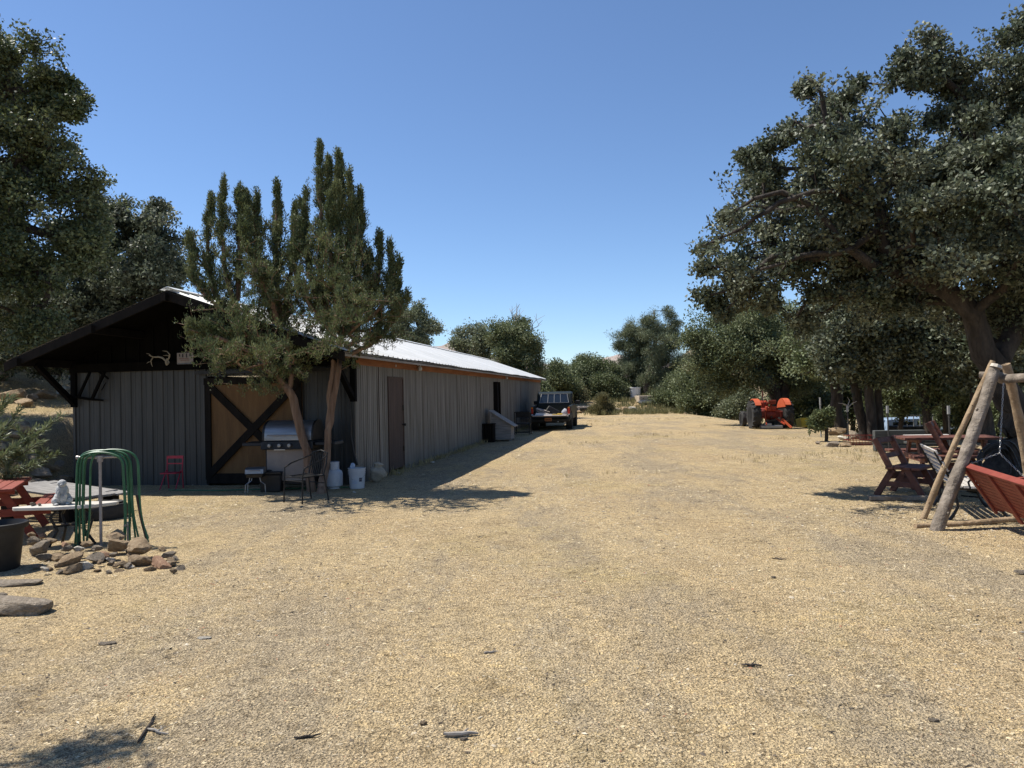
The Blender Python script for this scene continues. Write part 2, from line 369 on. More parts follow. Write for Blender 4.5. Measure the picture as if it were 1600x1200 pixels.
# ------------------------------------------------------------------ trees
def leaf_mesh(name, pts, per, spread, L, Wd, rs, bias=(0, 0, .15), bstr=.6, tmul=1.0, dirs=None):
    n = len(pts)*per; p = np.repeat(np.asarray(pts), per, 0)
    sp = np.asarray(spread, float)
    off = rs.normal(0, 1, (n, 3)); off /= (np.linalg.norm(off, axis=1, keepdims=True)+1e-6); off *= (rs.rand(n, 1)**.45)*1.35
    p = p+off*sp
    d = rs.normal(0, 1, (n, 3)); d /= np.linalg.norm(d, axis=1, keepdims=True)
    d = d*(1-bstr)+np.asarray(bias)[None]*bstr*2+off*.35
    if dirs is not None: d = d+np.repeat(dirs, per, 0)
    d /= (np.linalg.norm(d, axis=1, keepdims=True)+1e-6)
    q = rs.normal(0, 1, (n, 3)); q -= d*(q*d).sum(1, keepdims=True); q /= (np.linalg.norm(q, axis=1, keepdims=True)+1e-6)
    l = L*rs.uniform(.6, 1.35, (n, 1)); w = Wd*rs.uniform(.7, 1.3, (n, 1)); nn = np.cross(d, q)*w*.35
    V = np.stack([p, p+d*l*.45+q*w+nn, p+d*l, p+d*l*.5-q*w+nn], 1).reshape(-1, 3)
    F = (np.arange(n)*4)[:, None]+np.arange(4)[None]
    return fast_mesh(name, V, F)

class Tree:
    def __init__(s, seed, step=.35):
        s.rs = np.random.RandomState(seed); s.step = step; s.pos = np.zeros((60000, 3)); s.par = np.full(60000, -1); s.len = np.zeros(60000); s.n = 0; s.tips = []; s.hand = {}; s.clump = 8; s.csize = .38; s.cmax = .9
    def node(s, p, par):
        i = s.n; s.pos[i] = p; s.par[i] = par
        s.len[i] = 0 if par < 0 else s.len[par]+np.linalg.norm(s.pos[i]-s.pos[par]); s.n += 1; return i
    def limb(s, pts, rad=None, jit=.05):
        pts = [np.array(p, float) for p in pts]
        if s.n == 0: cur = s.node(pts[0], -1); s.hand[cur] = rad[0] if rad else None
        else:
            d = np.linalg.norm(s.pos[:s.n]-pts[0], axis=1); cur = int(d.argmin())
        # smooth the hand drawn line
        Q = [pts[0]]+pts+[pts[-1]]
        for k in range(len(pts)-1):
            a, b, c, d = Q[k], Q[k+1], Q[k+2], Q[k+3]; m = max(2, int(np.linalg.norm(c-b)/s.step))
            for j in range(1, m+1):
                t = j/m; q = .5*((2*b)+(-a+c)*t+(2*a-5*b+4*c-d)*t*t+(-a+3*b-3*c+d)*t**3)
                cur = s.node(q+s.rs.normal(0, jit, 3)*(j < m), cur)
                if rad: s.hand[cur] = rad[k]*(1-t)+rad[k+1]*t
        return cur
    def attract(s, masses, n, shell=.5, weights=None, alpha=.3, droop=.1):
        rs = s.rs; ms = np.array(masses, float)
        w = (ms[:, 3]*ms[:, 4]*ms[:, 5])**.72; w = w/w.sum() if weights is None else np.array(weights)/sum(weights)
        nc = max(len(ms)*2, n//s.clump)             # sprays of foliage first, then the twigs of each spray
        k = rs.choice(len(ms), nc, p=w); d = rs.normal(0, 1, (nc, 3)); d /= np.linalg.norm(d, axis=1, keepdims=True)
        r = np.where(rs.rand(nc) < shell, rs.uniform(.8, 1.08, nc), rs.rand(nc)**.5)[:, None]
        C = ms[k, :3]+d*r*ms[k, 3:6]; cs = np.cbrt(ms[k, 3]*ms[k, 4]*ms[k, 5])
        q = rs.randint(0, nc, n); A = C[q]+rs.normal(0, 1, (n, 3))*np.array([1, 1, .62])*(s.csize*(.5+rs.rand(nc))*np.minimum(cs, s.cmax))[q][:, None]
        return s.connect(A, alpha, droop)
    def connect(s, A, alpha=.3, droop=.1):
        base = s.pos[:s.n].copy(); dm = np.array([np.min(np.linalg.norm(base-a, axis=1)) for a in A]); A = A[dm.argsort()]
        for a in A:
            dv = a-s.pos[:s.n]; d = np.linalg.norm(dv, axis=1); c = d+alpha*s.len[:s.n]+.8*(dv[:, 2] < -.3*d)*d*.3
            i = int(c.argmin()); b = s.pos[i].copy(); D = d[i]; m = max(1, min(14, int(D/s.step))); cur = i
            perp = s.rs.normal(0, 1, 3)*D*.07
            for j in range(1, m+1):
                t = j/m; q = b+(a-b)*t+perp*math.sin(math.pi*t)+np.array([0, 0, 1])*droop*D*math.sin(math.pi*t)
                if j < m: q = q+s.rs.normal(0, .12*s.step, 3)
                cur = s.node(q, cur)
            s.tips.append(cur)
        return A
    def wood(s, name, r0, rbase, mt, parent, minr=0.0):
        n = s.n; cnt = np.zeros(n)
        for t in s.tips: cnt[t] += 1
        for i in range(n-1, 0, -1): cnt[s.par[i]] += cnt[i]
        cnt = np.maximum(cnt, 1); N = max(cnt[0], 2); ex = math.log(max(rbase/r0, 1.5))/math.log(N)
        rad = r0*cnt**ex
        for i, r in s.hand.items():
            if r: rad[i] = r
        best = {}
        for i in range(1, n):
            p = s.par[i]
            if p not in best or rad[i] > rad[best[p]]: best[p] = i
        V = []; F = []; ring = {}
        def frame(d):
            a = np.array([0, 0, 1.]) if abs(d[2]) < .9 else np.array([1., 0, 0])
            u = np.cross(d, a); u /= np.linalg.norm(u); return u, np.cross(d, u)
        def mk(p, d, r, k):
            u, v = frame(d); o = len(V)
            for j in range(k):
                t = 6.28318*j/k; V.append(p+(u*math.cos(t)+v*math.sin(t))*r*(1+((.10*math.sin(3*t+p[2]*5)+.07*math.sin(5*t-p[2]*9)+s.rs.uniform(-.05, .05)) if r > .03 else 0)))
            return o, k, u
        for i in range(1, n):
            if rad[i] < minr: continue
            p = s.par[i]; d = s.pos[i]-s.pos[p]; L = np.linalg.norm(d)
            if L < 1e-5: d = np.array([0, 0, 1.]); L = 1
            d = d/L; k = 10 if rad[i] > .09 else (6 if rad[i] > .03 else 3)
            if p in ring and best[p] == i and ring[p][1] == k: o1 = ring[p][0]
            else: o1 = mk(s.pos[p], d, rad[i]*1.05 if p in ring else rad[p], k)[0]
            o2, _, _ = mk(s.pos[i], d, rad[i], k); ring[i] = (o2, k)
            for j in range(k): F.append((o1+j, o1+(j+1) % k, o2+(j+1) % k, o2+j))
        me = fast_mesh(name, np.array(V), np.array(F)); me.polygons.foreach_set('use_smooth', [True]*len(me.polygons))
        return mesh_obj(name, me, M[mt], parent)
    def tip_points(s, extra=1):
        t = np.array(s.tips); P0 = s.pos[t]; out = [P0]; q = t.copy()
        for _ in range(extra):
            q = np.where(s.par[q] >= 0, s.par[q], q); out.append(s.pos[q])
        return np.concatenate(out)

def shift(o, loc):
    me = o.data; n = len(me.vertices); a = np.empty(n*3, np.float32); me.vertices.foreach_get('co', a)
    a = a.reshape(-1, 3)-np.array(loc, np.float32); me.vertices.foreach_set('co', a.ravel()); me.update()

def make_tree(name, label, cat, base, limbs, masses, n, seed, per=60, spread=.3, L=.07, Wd=.02, mt='oakleaf', bark='bark', r0=.008, rb=.25, step=.35,
              alpha=.3, shell=.5, group=None, bias=(0, 0, .15), bstr=.4, extra=1, minr=0, rads=None, droop=.1, leafkeep=1.0, csize=.36, clump=8):
    T = Tree(seed, step); T.csize = csize; T.clump = clump
    for i, l in enumerate(limbs):
        e = T.limb(l, rads[i] if rads else None, jit=.04)
        if i: T.connect(T.pos[e]+T.rs.normal(0, .18, (5, 3)), .2, 0)
    T.attract(masses, n, shell, alpha=alpha, droop=droop)
    root = thing(name, label, cat, tuple(base), group=group)
    w = T.wood('trunk', r0, rb, bark, root, minr); shift(w, base)
    pts = T.tip_points(extra)
    if leafkeep < 1: pts = pts[T.rs.rand(len(pts)) < leafkeep]
    lm = leaf_mesh('crown', pts, per, (spread, spread, spread*.8), L, Wd, T.rs, bias, bstr)
    c = mesh_obj('crown', lm, M[mt], root); shift(c, base)
    return root

def px_masses(lst, k=1.0, dz=1.0):                  # (px, py, r_px, distance, depth ratio)
    out = []
    for a in lst:
        px, py, r, y = a[:4]; q = a[4] if len(a) > 4 else 1.0; p = P(px, py, y); m = r/FPX*y*k
        out.append((p.x, p.y, p.z, m, m*q, m*dz))
    return out

# --- big oak right, over the swing
Y0 = 10.9
_P = P
def P(px, py, y): return _P(px, py, y if y > 10.6 else 10.9+(10.9-y)*.28)
PM = P
def P(px, py, y): return _P(px, py, y if y > 10.6 else 10.9-(10.9-y)*.35)
b = GG(1582, 778); b = Vector((b.x, Y0-.1, 0)); b.z = Hz(b.x, b.y)-.1; TRB = b.copy()
limbs = [[b, P(1584, 700, Y0), P(1578, 630, Y0), P(1556, 575, Y0), P(1532, 530, Y0), P(1520, 490, 10.8)],
         [P(1520, 490, 10.8), P(1480, 455, 10.5), P(1430, 430, 10.2), P(1392, 400, 10.0), P(1378, 350, 9.9), P(1366, 310, 9.8), P(1345, 270, 9.7), P(1310, 235, 9.5), P(1290, 190, 9.4), P(1275, 130, 9.3)],
         [P(1430, 430, 10.2), P(1370, 415, 9.8), P(1345, 400, 9.6), P(1290, 345, 9.3), P(1220, 300, 9.1), P(1150, 330, 9.0)],
         [P(1366, 310, 9.8), P(1330, 320, 9.3), P(1270, 300, 9.0), P(1200, 330, 8.8), P(1130, 370, 8.8), P(1090, 385, 8.7)],
         [P(1556, 575, Y0), P(1585, 500, 11.2), P(1600, 420, 11.4), P(1590, 330, 11.4), P(1540, 250, 11.2), P(1505, 190, 11), P(1495, 140, 10.9), P(1440, 100, 10.8)],
         [P(1600, 420, 11.4), P(1660, 300, 11.5), P(1680, 200, 11.6), P(1640, 90, 11.4)],
         [P(1540, 250, 11.2), P(1510, 290, 10.8), P(1470, 270, 10.5), P(1420, 250, 10.4)],
         [P(1378, 350, 9.9), P(1330, 390, 9.5), P(1250, 400, 9.3), P(1170, 430, 9.2)]]
rads = [[.30, .235, .205, .185, .165, .15], [.15, .14, .125, .11, .10, .085, .07, .055, .04, .03], [.10, .085, .07, .05, .04, .025], [.06, .05, .04, .035, .025, .015],
        [.15, .14, .13, .11, .09, .075, .055, .03], [.13, .1, .08, .05], [.06, .05, .04, .03], [.06, .05, .04, .02]]
P = PM
rm = px_masses([(1095, 425, 22, 8.8, 1.3), (1135, 500, 22, 9, 1.3), (1200, 495, 30, 9, 1.4), (1270, 490, 34, 9.4, 1.4), (1115, 470, 26, 8.8, 1.5), (1150, 480, 26, 9, 1.5), (1200, 235, 34, 9.1, 1.5), (1112, 375, 32, 8.8, 2), (1105, 440, 26, 8.8, 1.5), (1150, 330, 42, 8.9, 2), (1190, 270, 50, 9.1, 2), (1160, 430, 45, 9.2, 2), (1165, 245, 18, 9.1, 1), (1235, 200, 30, 9.2, 1.2),
    (1240, 255, 55, 9.3, 2), (1272, 122, 24, 9.3, 1), (1300, 165, 40, 9.4, 1.2), (1355, 120, 26, 9.5, 1), (1320, 220, 55, 9.6, 1.5), (1250, 360, 70, 9.4, 2), (1330, 330, 80, 9.8, 1.6),
    (1400, 240, 55, 10, 1.5), (1365, 175, 22, 9.8, 1), (1430, 320, 80, 10.2, 1.6), (1340, 430, 55, 9.8, 1.5), (1230, 440, 50, 9.4, 1.6), (1420, 85, 28, 10.8, 1), (1465, 75, 32, 10.8, 1), (1500, 105, 34, 10.9, 1), (1445, 120, 24, 10.8, 1),
    (1475, 165, 22, 10.9, 1), (1520, 185, 32, 11, 1.2), (1570, 70, 40, 11.2, 1.5), (1590, 40, 22, 11.2, 1), (1600, 150, 70, 11.2, 1.6), (1530, 260, 70, 11, 1.5), (1600, 300, 90, 11.2, 1.5),
    (1480, 390, 70, 10.6, 1.8), (1420, 440, 60, 10.4, 1.5), (1560, 420, 80, 11.2, 1.6), (1620, 480, 70, 11.4, 1.5), (1480, 480, 45, 11.4, 1.5), (1700, 200, 110, 11.6, 1.4), (1720, 400, 110, 11.8, 1.4), (1560, 500, 40, 12.5, 1.5)])
P = _P
rm2 = px_masses([(1450, 330, 55, 9.4), (1540, 290, 65, 9.4), (1600, 380, 80, 9.2), (1340, 270, 40, 9.7), (1500, 400, 50, 9.2), (1420, 250, 45, 9.5), (1620, 260, 80, 9.3), (1250, 300, 34, 10), (1570, 200, 60, 9.6)])
P = PM
rm = rm2+[(a, b_+.05, c, d, e*1.5, f) for a, b_, c, d, e, f in rm]
make_tree('oak_tree', 'large dark oak leaning over the log swing, its crown filling the upper right', 'tree', b, limbs, rm, 4300, 21, csize=.27, clump=9, per=26, spread=.115, L=.066, Wd=.021,
          rb=.3, r0=.006, step=.22, rads=rads, alpha=.22, shell=.45, extra=1, bstr=.3, bias=(0, 0, .1))
P = _P
# --- left oak, trunk out of the frame to the left, behind the bank
b = Vector((-14.5, 16.5, 0)); b.z = Hz(b.x, b.y)-.1
def Q(px, py, y): return P(px, py, y)
limbs = [[b, b+Vector((.3, 0, 2)), Q(-120, 420, 16.5), Q(-90, 330, 16.5)],
         [Q(-120, 420, 16.5), Q(-40, 385, 16.2), Q(40, 355, 16), Q(110, 380, 16), Q(135, 410, 16)],
         [Q(-90, 330, 16.5), Q(-40, 265, 16.4), Q(30, 252, 16.2), Q(65, 225, 16.1), Q(80, 190, 16), Q(110, 160, 16)],
         [Q(-40, 265, 16.4), Q(-20, 170, 16.4), Q(10, 140, 16.3), Q(20, 90, 16.2)],
         [Q(-120, 420, 16.5), Q(-40, 430, 16), Q(30, 415, 15.8), Q(60, 425, 15.6), Q(80, 445, 15.5)],
         [Q(10, 140, 16.3), Q(50, 145, 16.2), Q(90, 170, 16.1)], [Q(30, 252, 16.2), Q(60, 290, 16), Q(110, 300, 16)]]
lm_ = px_masses([(20, 75, 42, 16.2, 1.5), (60, 105, 28, 16.2, 1.2), (-40, 110, 80, 16.4, 1.3), (80, 140, 32, 16.1, 1.3), (50, 170, 40, 16.1, 1.5), (110, 180, 30, 16, 1.2), (135, 195, 20, 16, 1), (135, 235, 26, 16, 1.2),
    (80, 240, 40, 16, 1.5), (0, 220, 60, 16.2, 1.5), (145, 280, 24, 16, 1), (100, 300, 45, 16, 1.5), (40, 320, 55, 16, 1.5), (120, 340, 36, 16, 1.3), (-30, 330, 80, 16.3, 1.4), (60, 390, 45, 15.8, 1.5), (10, 420, 60, 15.8, 1.5),
    (60, 460, 50, 15.6, 1.5), (0, 490, 60, 15.6, 1.5), (-90, 220, 110, 16.6, 1.2), (-110, 400, 90, 16.5, 1.2), (130, 390, 34, 16, 1.3)])
make_tree('oak_tree', 'tall oak rising past the left edge above the barn, bent limbs showing through thin leaves', 'tree', b, limbs, lm_, 1750, 33, csize=.26, clump=9, per=32, spread=.175, L=.085, Wd=.026,
          mt='oakleaf_l', rb=.4, r0=.008, step=.3, alpha=.22, shell=.5, extra=1, bstr=.3, bias=(0, 0, .1))
# --- second oak behind the barn roof
b = Vector((-12.0, 21.0, 0)); b.z = Hz(b.x, b.y)-.1
limbs = [[b, Q(120, 520, 21), Q(130, 450, 21), Q(150, 400, 21)], [Q(130, 450, 21), Q(90, 365, 20.6), Q(70, 350, 20.4)], [Q(150, 400, 21), Q(200, 370, 21), Q(240, 350, 21)], [Q(130, 450, 21), Q(190, 440, 20.6), Q(250, 430, 20.4)]]
lm2 = px_masses([(165, 345, 30, 21, 1.5), (150, 400, 50, 21, 1.6), (205, 365, 38, 21, 1.5), (238, 345, 22, 21, 1.2), (262, 375, 34, 21, 1.5), (285, 395, 18, 21, 1), (230, 420, 52, 21, 1.6), (270, 440, 26, 21, 1.2), (190, 470, 50, 21, 1.6),
    (120, 460, 55, 21, 1.6), (250, 470, 24, 21, 1.2), (60, 500, 60, 21, 1.5), (140, 520, 60, 21, 1.5), (20, 540, 50, 21.5, 1.5), (100, 560, 30, 22, 1.5)])
make_tree('oak_tree', 'dense dark oak standing behind the left slope of the barn roof', 'tree', b, limbs, lm2, 1700, 44, csize=.28, per=34, spread=.185, L=.10, Wd=.03, rb=.3, r0=.009, step=.35, alpha=.22, shell=.5, extra=1, bstr=.3, bias=(0, 0, .1))
b = Vector((-18.5, 24.0, 0)); b.z = Hz(b.x, b.y)-.1
make_tree('oak_tree', 'dark oak low on the hillside at the far left, beyond the bank', 'tree', b, [[b, Q(-40, 560, 24), Q(-30, 480, 24)]],
          px_masses([(-20, 470, 60, 24, 1.5), (30, 480, 60, 24, 1.5), (-60, 540, 70, 24, 1.4), (15, 545, 45, 24, 1.4), (80, 500, 40, 25, 1.4), (60, 560, 28, 25, 1.2)]), 420, 45, per=60, spread=.4, L=.13, Wd=.04, rb=.28, r0=.012, step=.5)
# --- oak outside the frame whose branch shades the lower left corner
b = Vector((-7.3, 3.0, 0)); b.z = Hz(b.x, b.y)-.05
make_tree('oak_tree', 'small oak just outside the left edge, its bough shading the near gravel', 'tree', b, [[b, (-7.1, 3.1, 2.2), (-6.4, 3.6, 3.9), (-5.4, 4.1, 4.7)], [(-7.1, 3.1, 2.2), (-8.0, 2.2, 4.2)]],
          [(-4.75, 4.35, 4.9, .42, .30, .15), (-5.4, 4.0, 5.0, .45, .3, .2), (-5.6, 4.9, 5.3, .3, .2, .15), (-8.2, 2.2, 4.8, 1.2, 1.0, .8), (-7.4, 3.0, 5.6, 1.0, .9, .6)], 190, 46, per=50, spread=.14, L=.06, Wd=.02, rb=.14, r0=.005, step=.2)

# --- the two junipers by the barn door
def juniper(label, base, trunk, leaders, masses, seed, n, rads=None):
    T = Tree(seed, .16); rs = T.rs
    for i, l in enumerate(trunk): T.limb(l, rads[i] if rads else None, jit=.012)
    for l in leaders: T.limb(l[0], None, jit=.012)
    A = []; D = []; more = []
    for l, R0, cnt in leaders:                       # shorter side leaders ragged round each main one
        l = [Vector(p) for p in l]
        for _ in range(1):
            o_ = Vector((rs.uniform(-1, 1), rs.uniform(-1, 1), 0))*R0*.75; f_ = rs.uniform(.45, .86); k_ = max(1, len(l)-2); q0 = l[k_-1].lerp(l[k_], rs.uniform(.2, .9)); tip = l[k_].lerp(l[-1], f_)+o_
            more.append(([q0, q0.lerp(tip, .5)+o_*.5, tip], R0*.6, int(cnt*.38)))
    leaders = [(l, R0, int(cnt*.8)) for l, R0, cnt in leaders]+more
    for l, R0, cnt in leaders:
        l = [np.array(p) for p in l]; seg = np.array([np.linalg.norm(l[i+1]-l[i]) for i in range(len(l)-1)]); cum = np.concatenate([[0], seg.cumsum()])
        for _ in range(int(cnt/1.7)):
            t = rs.rand()**.8*.97; s_ = t*cum[-1]; k = max(0, min(len(seg)-1, int(np.searchsorted(cum, s_)-1))); c = l[k]+(l[k+1]-l[k])*((s_-cum[k])/seg[k])
            R1 = (R0*(1-t)**1.15*1.6+.008)*rs.uniform(.3, 1.15); a = rs.rand()*6.283; H_ = rs.uniform(.10, .24)*(1-.3*t)+R1*.5
            for q in range(5):
                u = q/4; rr = R1*(.12+.88*u); A.append(c+np.array([math.cos(a)*rr, math.sin(a)*rr, u*H_])+rs.normal(0, .018, 3))
    T.connect(np.array(A), .25, .0)
    for i in range(len(trunk)): pass
    T.csize = .40
    if masses: T.attract(masses, n, .5, alpha=.25, droop=-.05)
    root = thing('juniper_tree', label, 'tree', tuple(base))
    w = T.wood('trunk', .004, .12, 'bark_j', root); shift(w, base)
    pts = T.tip_points(1)
    ax = pts-pts.mean(0); ax[:, 2] = 0; ax /= (np.linalg.norm(ax, axis=1, keepdims=True)+.3)
    dirs = ax*.35+np.array([0, 0, .75])
    lm = leaf_mesh('crown', pts, 15, (.034, .034, .055), .046, .0074, rs, (0, 0, .3), .35, dirs=dirs)
    c = mesh_obj('crown', lm, M['juniper'], root); shift(c, base)
    return root
YJ = 12.4
b = GG(487, 768); b.z -= .05; YJ = b.y
def J(px, py, dy=0): return P(px, py, YJ+dy)
tr = [[b, J(484, 735), J(474, 690), J(462, 640), J(452, 610), J(438, 594), J(418, 560)], [J(452, 612), J(455, 580), J(440, 520)], [J(418, 560), J(380, 520), J(370, 470)]]
rd = [[.085, .075, .075, .075, .07, .06, .05], [.045, .04, .03], [.045, .035, .03]]
ld = [([J(418, 560), J(375, 500, -.1), J(352, 420, -.1), J(348, 340), J(350, 277)], .36, 130), ([J(370, 470), J(374, 400), J(374, 340), J(373, 285)], .30, 120),
      ([J(380, 520), J(335, 460, .1), J(325, 390, .1), J(323, 335, .1)], .30, 90), ([J(440, 520), J(408, 440, .2), J(400, 360, .2), J(402, 300, .2)], .40, 140),
      ([J(440, 520), J(432, 430), J(432, 350), J(432, 290)], .36, 140), ([J(375, 500, -.1), J(330, 470, -.3), J(305, 440, -.3), J(298, 405, -.3)], .24, 60),
      ([J(440, 520), J(415, 450, -.4), J(388, 390, -.4), J(388, 330, -.4)], .32, 100), ([J(418, 560), J(360, 535, -.5), J(315, 520, -.6), J(288, 512, -.7)], .26, 70),
      ([J(440, 520), J(452, 440, .3), J(462, 390, .3), J(461, 320, .3)], .26, 90)]
mj = px_masses([(345, 580, 20, YJ-.4, 1.4), (400, 596, 22, YJ-.4, 1.6), (448, 588, 20, YJ, 1.4), (330, 545, 26, YJ-1.6, 1.4), (400, 545, 34, YJ-1.8, 1.3), (470, 560, 26, YJ-1.6, 1.3), (385, 500, 34, YJ-1.0, 1.4), (430, 530, 34, YJ-1.2, 1.4), (400, 420, 30, YJ-.9, 1.4), (350, 500, 42, YJ, 1.5), (390, 545, 45, YJ, 1.5), (420, 500, 45, YJ, 1.6), (330, 540, 26, YJ-.3, 1.3), (440, 560, 32, YJ, 1.3), (380, 450, 40, YJ, 1.5), (350, 555, 25, YJ, 1.2), (440, 470, 36, YJ, 1.4), (400, 580, 20, YJ, 1.1), (320, 500, 20, YJ-.2, 1)])
juniper('left of the two junipers by the barn, trunk leaning left over the grill', b, tr, ld, mj, 51, 1250, rd)
b = GG(500, 771); b.z -= .05
tr = [[b, J(508, 735), J(512, 690), J(518, 640), J(526, 600), J(531, 560), J(533, 520)], [J(512, 690), J(515, 620, .05), J(521, 560, .05), J(520, 520, .05)]]
rd = [[.085, .07, .06, .055, .05, .045, .04], [.05, .05, .045, .035]]
ld = [([J(520, 520), J(503, 440), J(502, 360), J(500, 290), J(500, 222)], .34, 170), ([J(533, 520), J(528, 430), J(530, 340), J(530, 238)], .38, 190), ([J(533, 520), J(545, 420, -.2), J(548, 340, -.2), J(545, 265, -.2)], .36, 150),
      ([J(533, 520), J(560, 440), J(563, 370), J(562, 295)], .36, 150), ([J(520, 520), J(490, 450, .1), J(478, 380, .1), J(478, 300, .1)], .26, 90),
      ([J(533, 520), J(580, 470), J(593, 420), J(592, 362)], .28, 100), ([J(533, 520), J(585, 490, -.1), J(612, 440, -.1), J(608, 378, -.1)], .22, 70), ([J(533, 520), J(590, 510, .1), J(620, 470, .1), J(625, 435, .1)], .18, 50),
      ([J(520, 520), J(480, 470, -.3), J(460, 420, -.3), J(459, 345, -.3)], .28, 80), ([J(531, 560), J(590, 530), J(622, 490), J(628, 460)], .2, 60), ([J(533, 520), J(520, 430, -.4), J(515, 360, -.4), J(517, 300, -.4)], .28, 90)]
mj = px_masses([(520, 520, 34, YJ-1.7, 1.3), (570, 505, 34, YJ-1.6, 1.3), (500, 510, 34, YJ-1.1, 1.4), (550, 470, 36, YJ-1.1, 1.4), (585, 450, 26, YJ-.9, 1.4), (530, 400, 34, YJ-.9, 1.4), (480, 450, 26, YJ-1, 1.4), (490, 500, 36, YJ, 1.4), (530, 480, 45, YJ, 1.6), (570, 490, 45, YJ, 1.5), (560, 530, 34, YJ, 1.4), (500, 545, 24, YJ, 1.3), (595, 520, 22, YJ, 1.2), (530, 530, 32, YJ, 1.3), (550, 430, 44, YJ, 1.5), (510, 420, 38, YJ, 1.5), (590, 460, 26, YJ, 1.2), (545, 565, 16, YJ, 1)])
juniper('right of the two junipers by the barn, upright with the tallest spires', b, tr, ld, mj, 52, 1150, rd)

# --- trees beyond
def far_tree(name, label, y, basepx, masses, n, seed, **k):
    p = G(basepx, 640); b = P(basepx, 610, y); b = Vector((b.x, y, 0)); b.z = Hz(b.x, y)-.1
    lim = k.pop('limbs', None)
    ms = px_masses(masses)
    if lim is None:
        c = ms[0]; lim = [[b, b+Vector((.1, 0, (c[2]-b.z)*.35)), Vector((c[0]*.5+b.x*.5, c[1], b.z+(c[2]-b.z)*.75))]]
    else: lim = [[(b if q is None else P(*q)) for q in l] for l in lim]
    return make_tree(name, label, k.pop('cat', 'tree'), b, lim, ms, n, seed, **k)
BG = 'trees beyond the field'
far_tree('oak_tree', 'thin crowned tree with bare grey limbs, behind the near end of the white roof', 44, 648, [(632, 500, 16, 44, 1.3), (650, 492, 14, 44, 1), (668, 500, 14, 44, 1), (640, 518, 20, 44, 1.4), (672, 515, 13, 44, 1), (625, 530, 16, 44, 1.2), (660, 535, 15, 44, 1), (612, 540, 14, 44, 1)], 380, 61,
         limbs=[[None, (650, 560, 44), (655, 520, 44), (668, 495, 44)], [(650, 560, 44), (640, 520, 44), (632, 495, 44)], [(655, 520, 44), (650, 500, 44), (650, 488, 44)]], per=34, spread=.28, L=.12, Wd=.035, csize=.26, mt='paleleaf', r0=.016, rb=.3, step=.5, shell=.7, leafkeep=.8, group=BG)
far_tree('oak_tree', 'grey green tree over the middle of the white roof, left of the bushier one', 50, 740, [(735, 515, 14, 50, 1.2), (722, 530, 13, 50, 1), (750, 525, 16, 50, 1.3), (738, 545, 22, 50, 1.4), (762, 540, 12, 50, 1), (715, 542, 10, 50, 1), (760, 512, 8, 50, 1), (750, 560, 16, 50, 1.2)], 400, 62,
         per=30, spread=.36, L=.14, Wd=.04, mt='paleleaf', r0=.016, rb=.22, step=.5, shell=.6, leafkeep=.6, csize=.26, group=BG)
far_tree('oak_tree', 'full green tree with a dead top, behind the far end of the roof', 47, 808, [(785, 512, 14, 47, 1), (820, 508, 16, 47, 1.2), (800, 535, 26, 47, 1.4), (822, 535, 20, 47, 1.3), (790, 560, 22, 47, 1.3), (818, 570, 24, 47, 1.4), (836, 525, 9, 47, 1), (842, 548, 8, 47, 1), (770, 530, 12, 47, 1), (800, 590, 22, 47, 1.3)], 420, 63,
         per=70, spread=.34, L=.12, Wd=.038, mt='farleaf', r0=.014, rb=.25, step=.5, shell=.5, group=BG)
# dead top
db = MB(); rsd = random.Random(4)
troot = [o for o in bpy.data.objects if o.name.startswith('oak_tree') and 'dead top' in o.get('label', '')][0]
for (a, bq) in (((808, 520), (800, 478)), ((806, 510), (796, 482)), ((808, 520), (812, 484)), ((830, 520), (848, 500)), ((825, 525), (838, 490)), ((840, 545), (858, 530)), ((805, 500), (812, 475))):
    p0 = P(*a, 46.8); p1 = P(*bq, 46.8)
    pts = [p0.lerp(p1, t)+Vector((rsd.uniform(-.12, .12), rsd.uniform(-.3, .3), rsd.uniform(-.08, .08)))*(0 < t < 1) for t in (0, .25, .5, .75, 1)]
    db.tube(pts, [.04, .03, .024, .018, .01], 4)
    for q in pts[2:4]: db.tube([q, q+Vector((rsd.uniform(-.6, .6), rsd.uniform(-.4, .4), rsd.uniform(.2, .7)))], [.016, .007], 3)
db.build('dead_branches', 'dead', troot, world=True)
# pines in the middle
def pine(label, y, basepx, lean, masses, n, seed):
    return far_tree('pine_tree', label, y, basepx, masses, n, seed, limbs=[[None, (basepx-3, 600, y), (lean[0], lean[1], y), (lean[2], lean[3], y)]],
                    per=70, spread=.38, L=.17, Wd=.017, csize=.28, mt='pineleaf', bark='bark_p', r0=.016, rb=.34, step=.6, shell=.6, alpha=.12, droop=-.06, bias=(0, 0, .35), bstr=.5, group='pines in the middle distance')
pine('shorter pine with a rounded top, left of the taller one', 62, 1010, (998, 560, 988, 505), [(990, 505, 10, 62, 1), (982, 528, 15, 62, 1.2), (996, 550, 20, 62, 1.3), (985, 580, 18, 62, 1.2), (1005, 525, 12, 62, 1.2), (972, 545, 8, 62, 1), (1008, 580, 18, 62, 1.3), (1000, 608, 14, 62, 1.3)], 560, 71)
pine('tallest pine beyond the field, its twin tops above the bushes', 60, 1013, (1022, 560, 1022, 485), [(1021, 480, 7, 60, 1), (1022, 492, 10, 60, 1), (1044, 487, 5, 60, 1), (1045, 498, 7, 60, 1), (1020, 510, 15, 60, 1.2), (1042, 515, 14, 60, 1.2), (1026, 540, 24, 60, 1.3), (1052, 540, 12, 60, 1), (1064, 522, 6, 60, 1), (1040, 565, 26, 60, 1.3), (1030, 590, 24, 60, 1.3), (1060, 570, 12, 60, 1), (1050, 598, 20, 60, 1.3)], 560, 72)
BU = 'bushes along the far edge of the field'
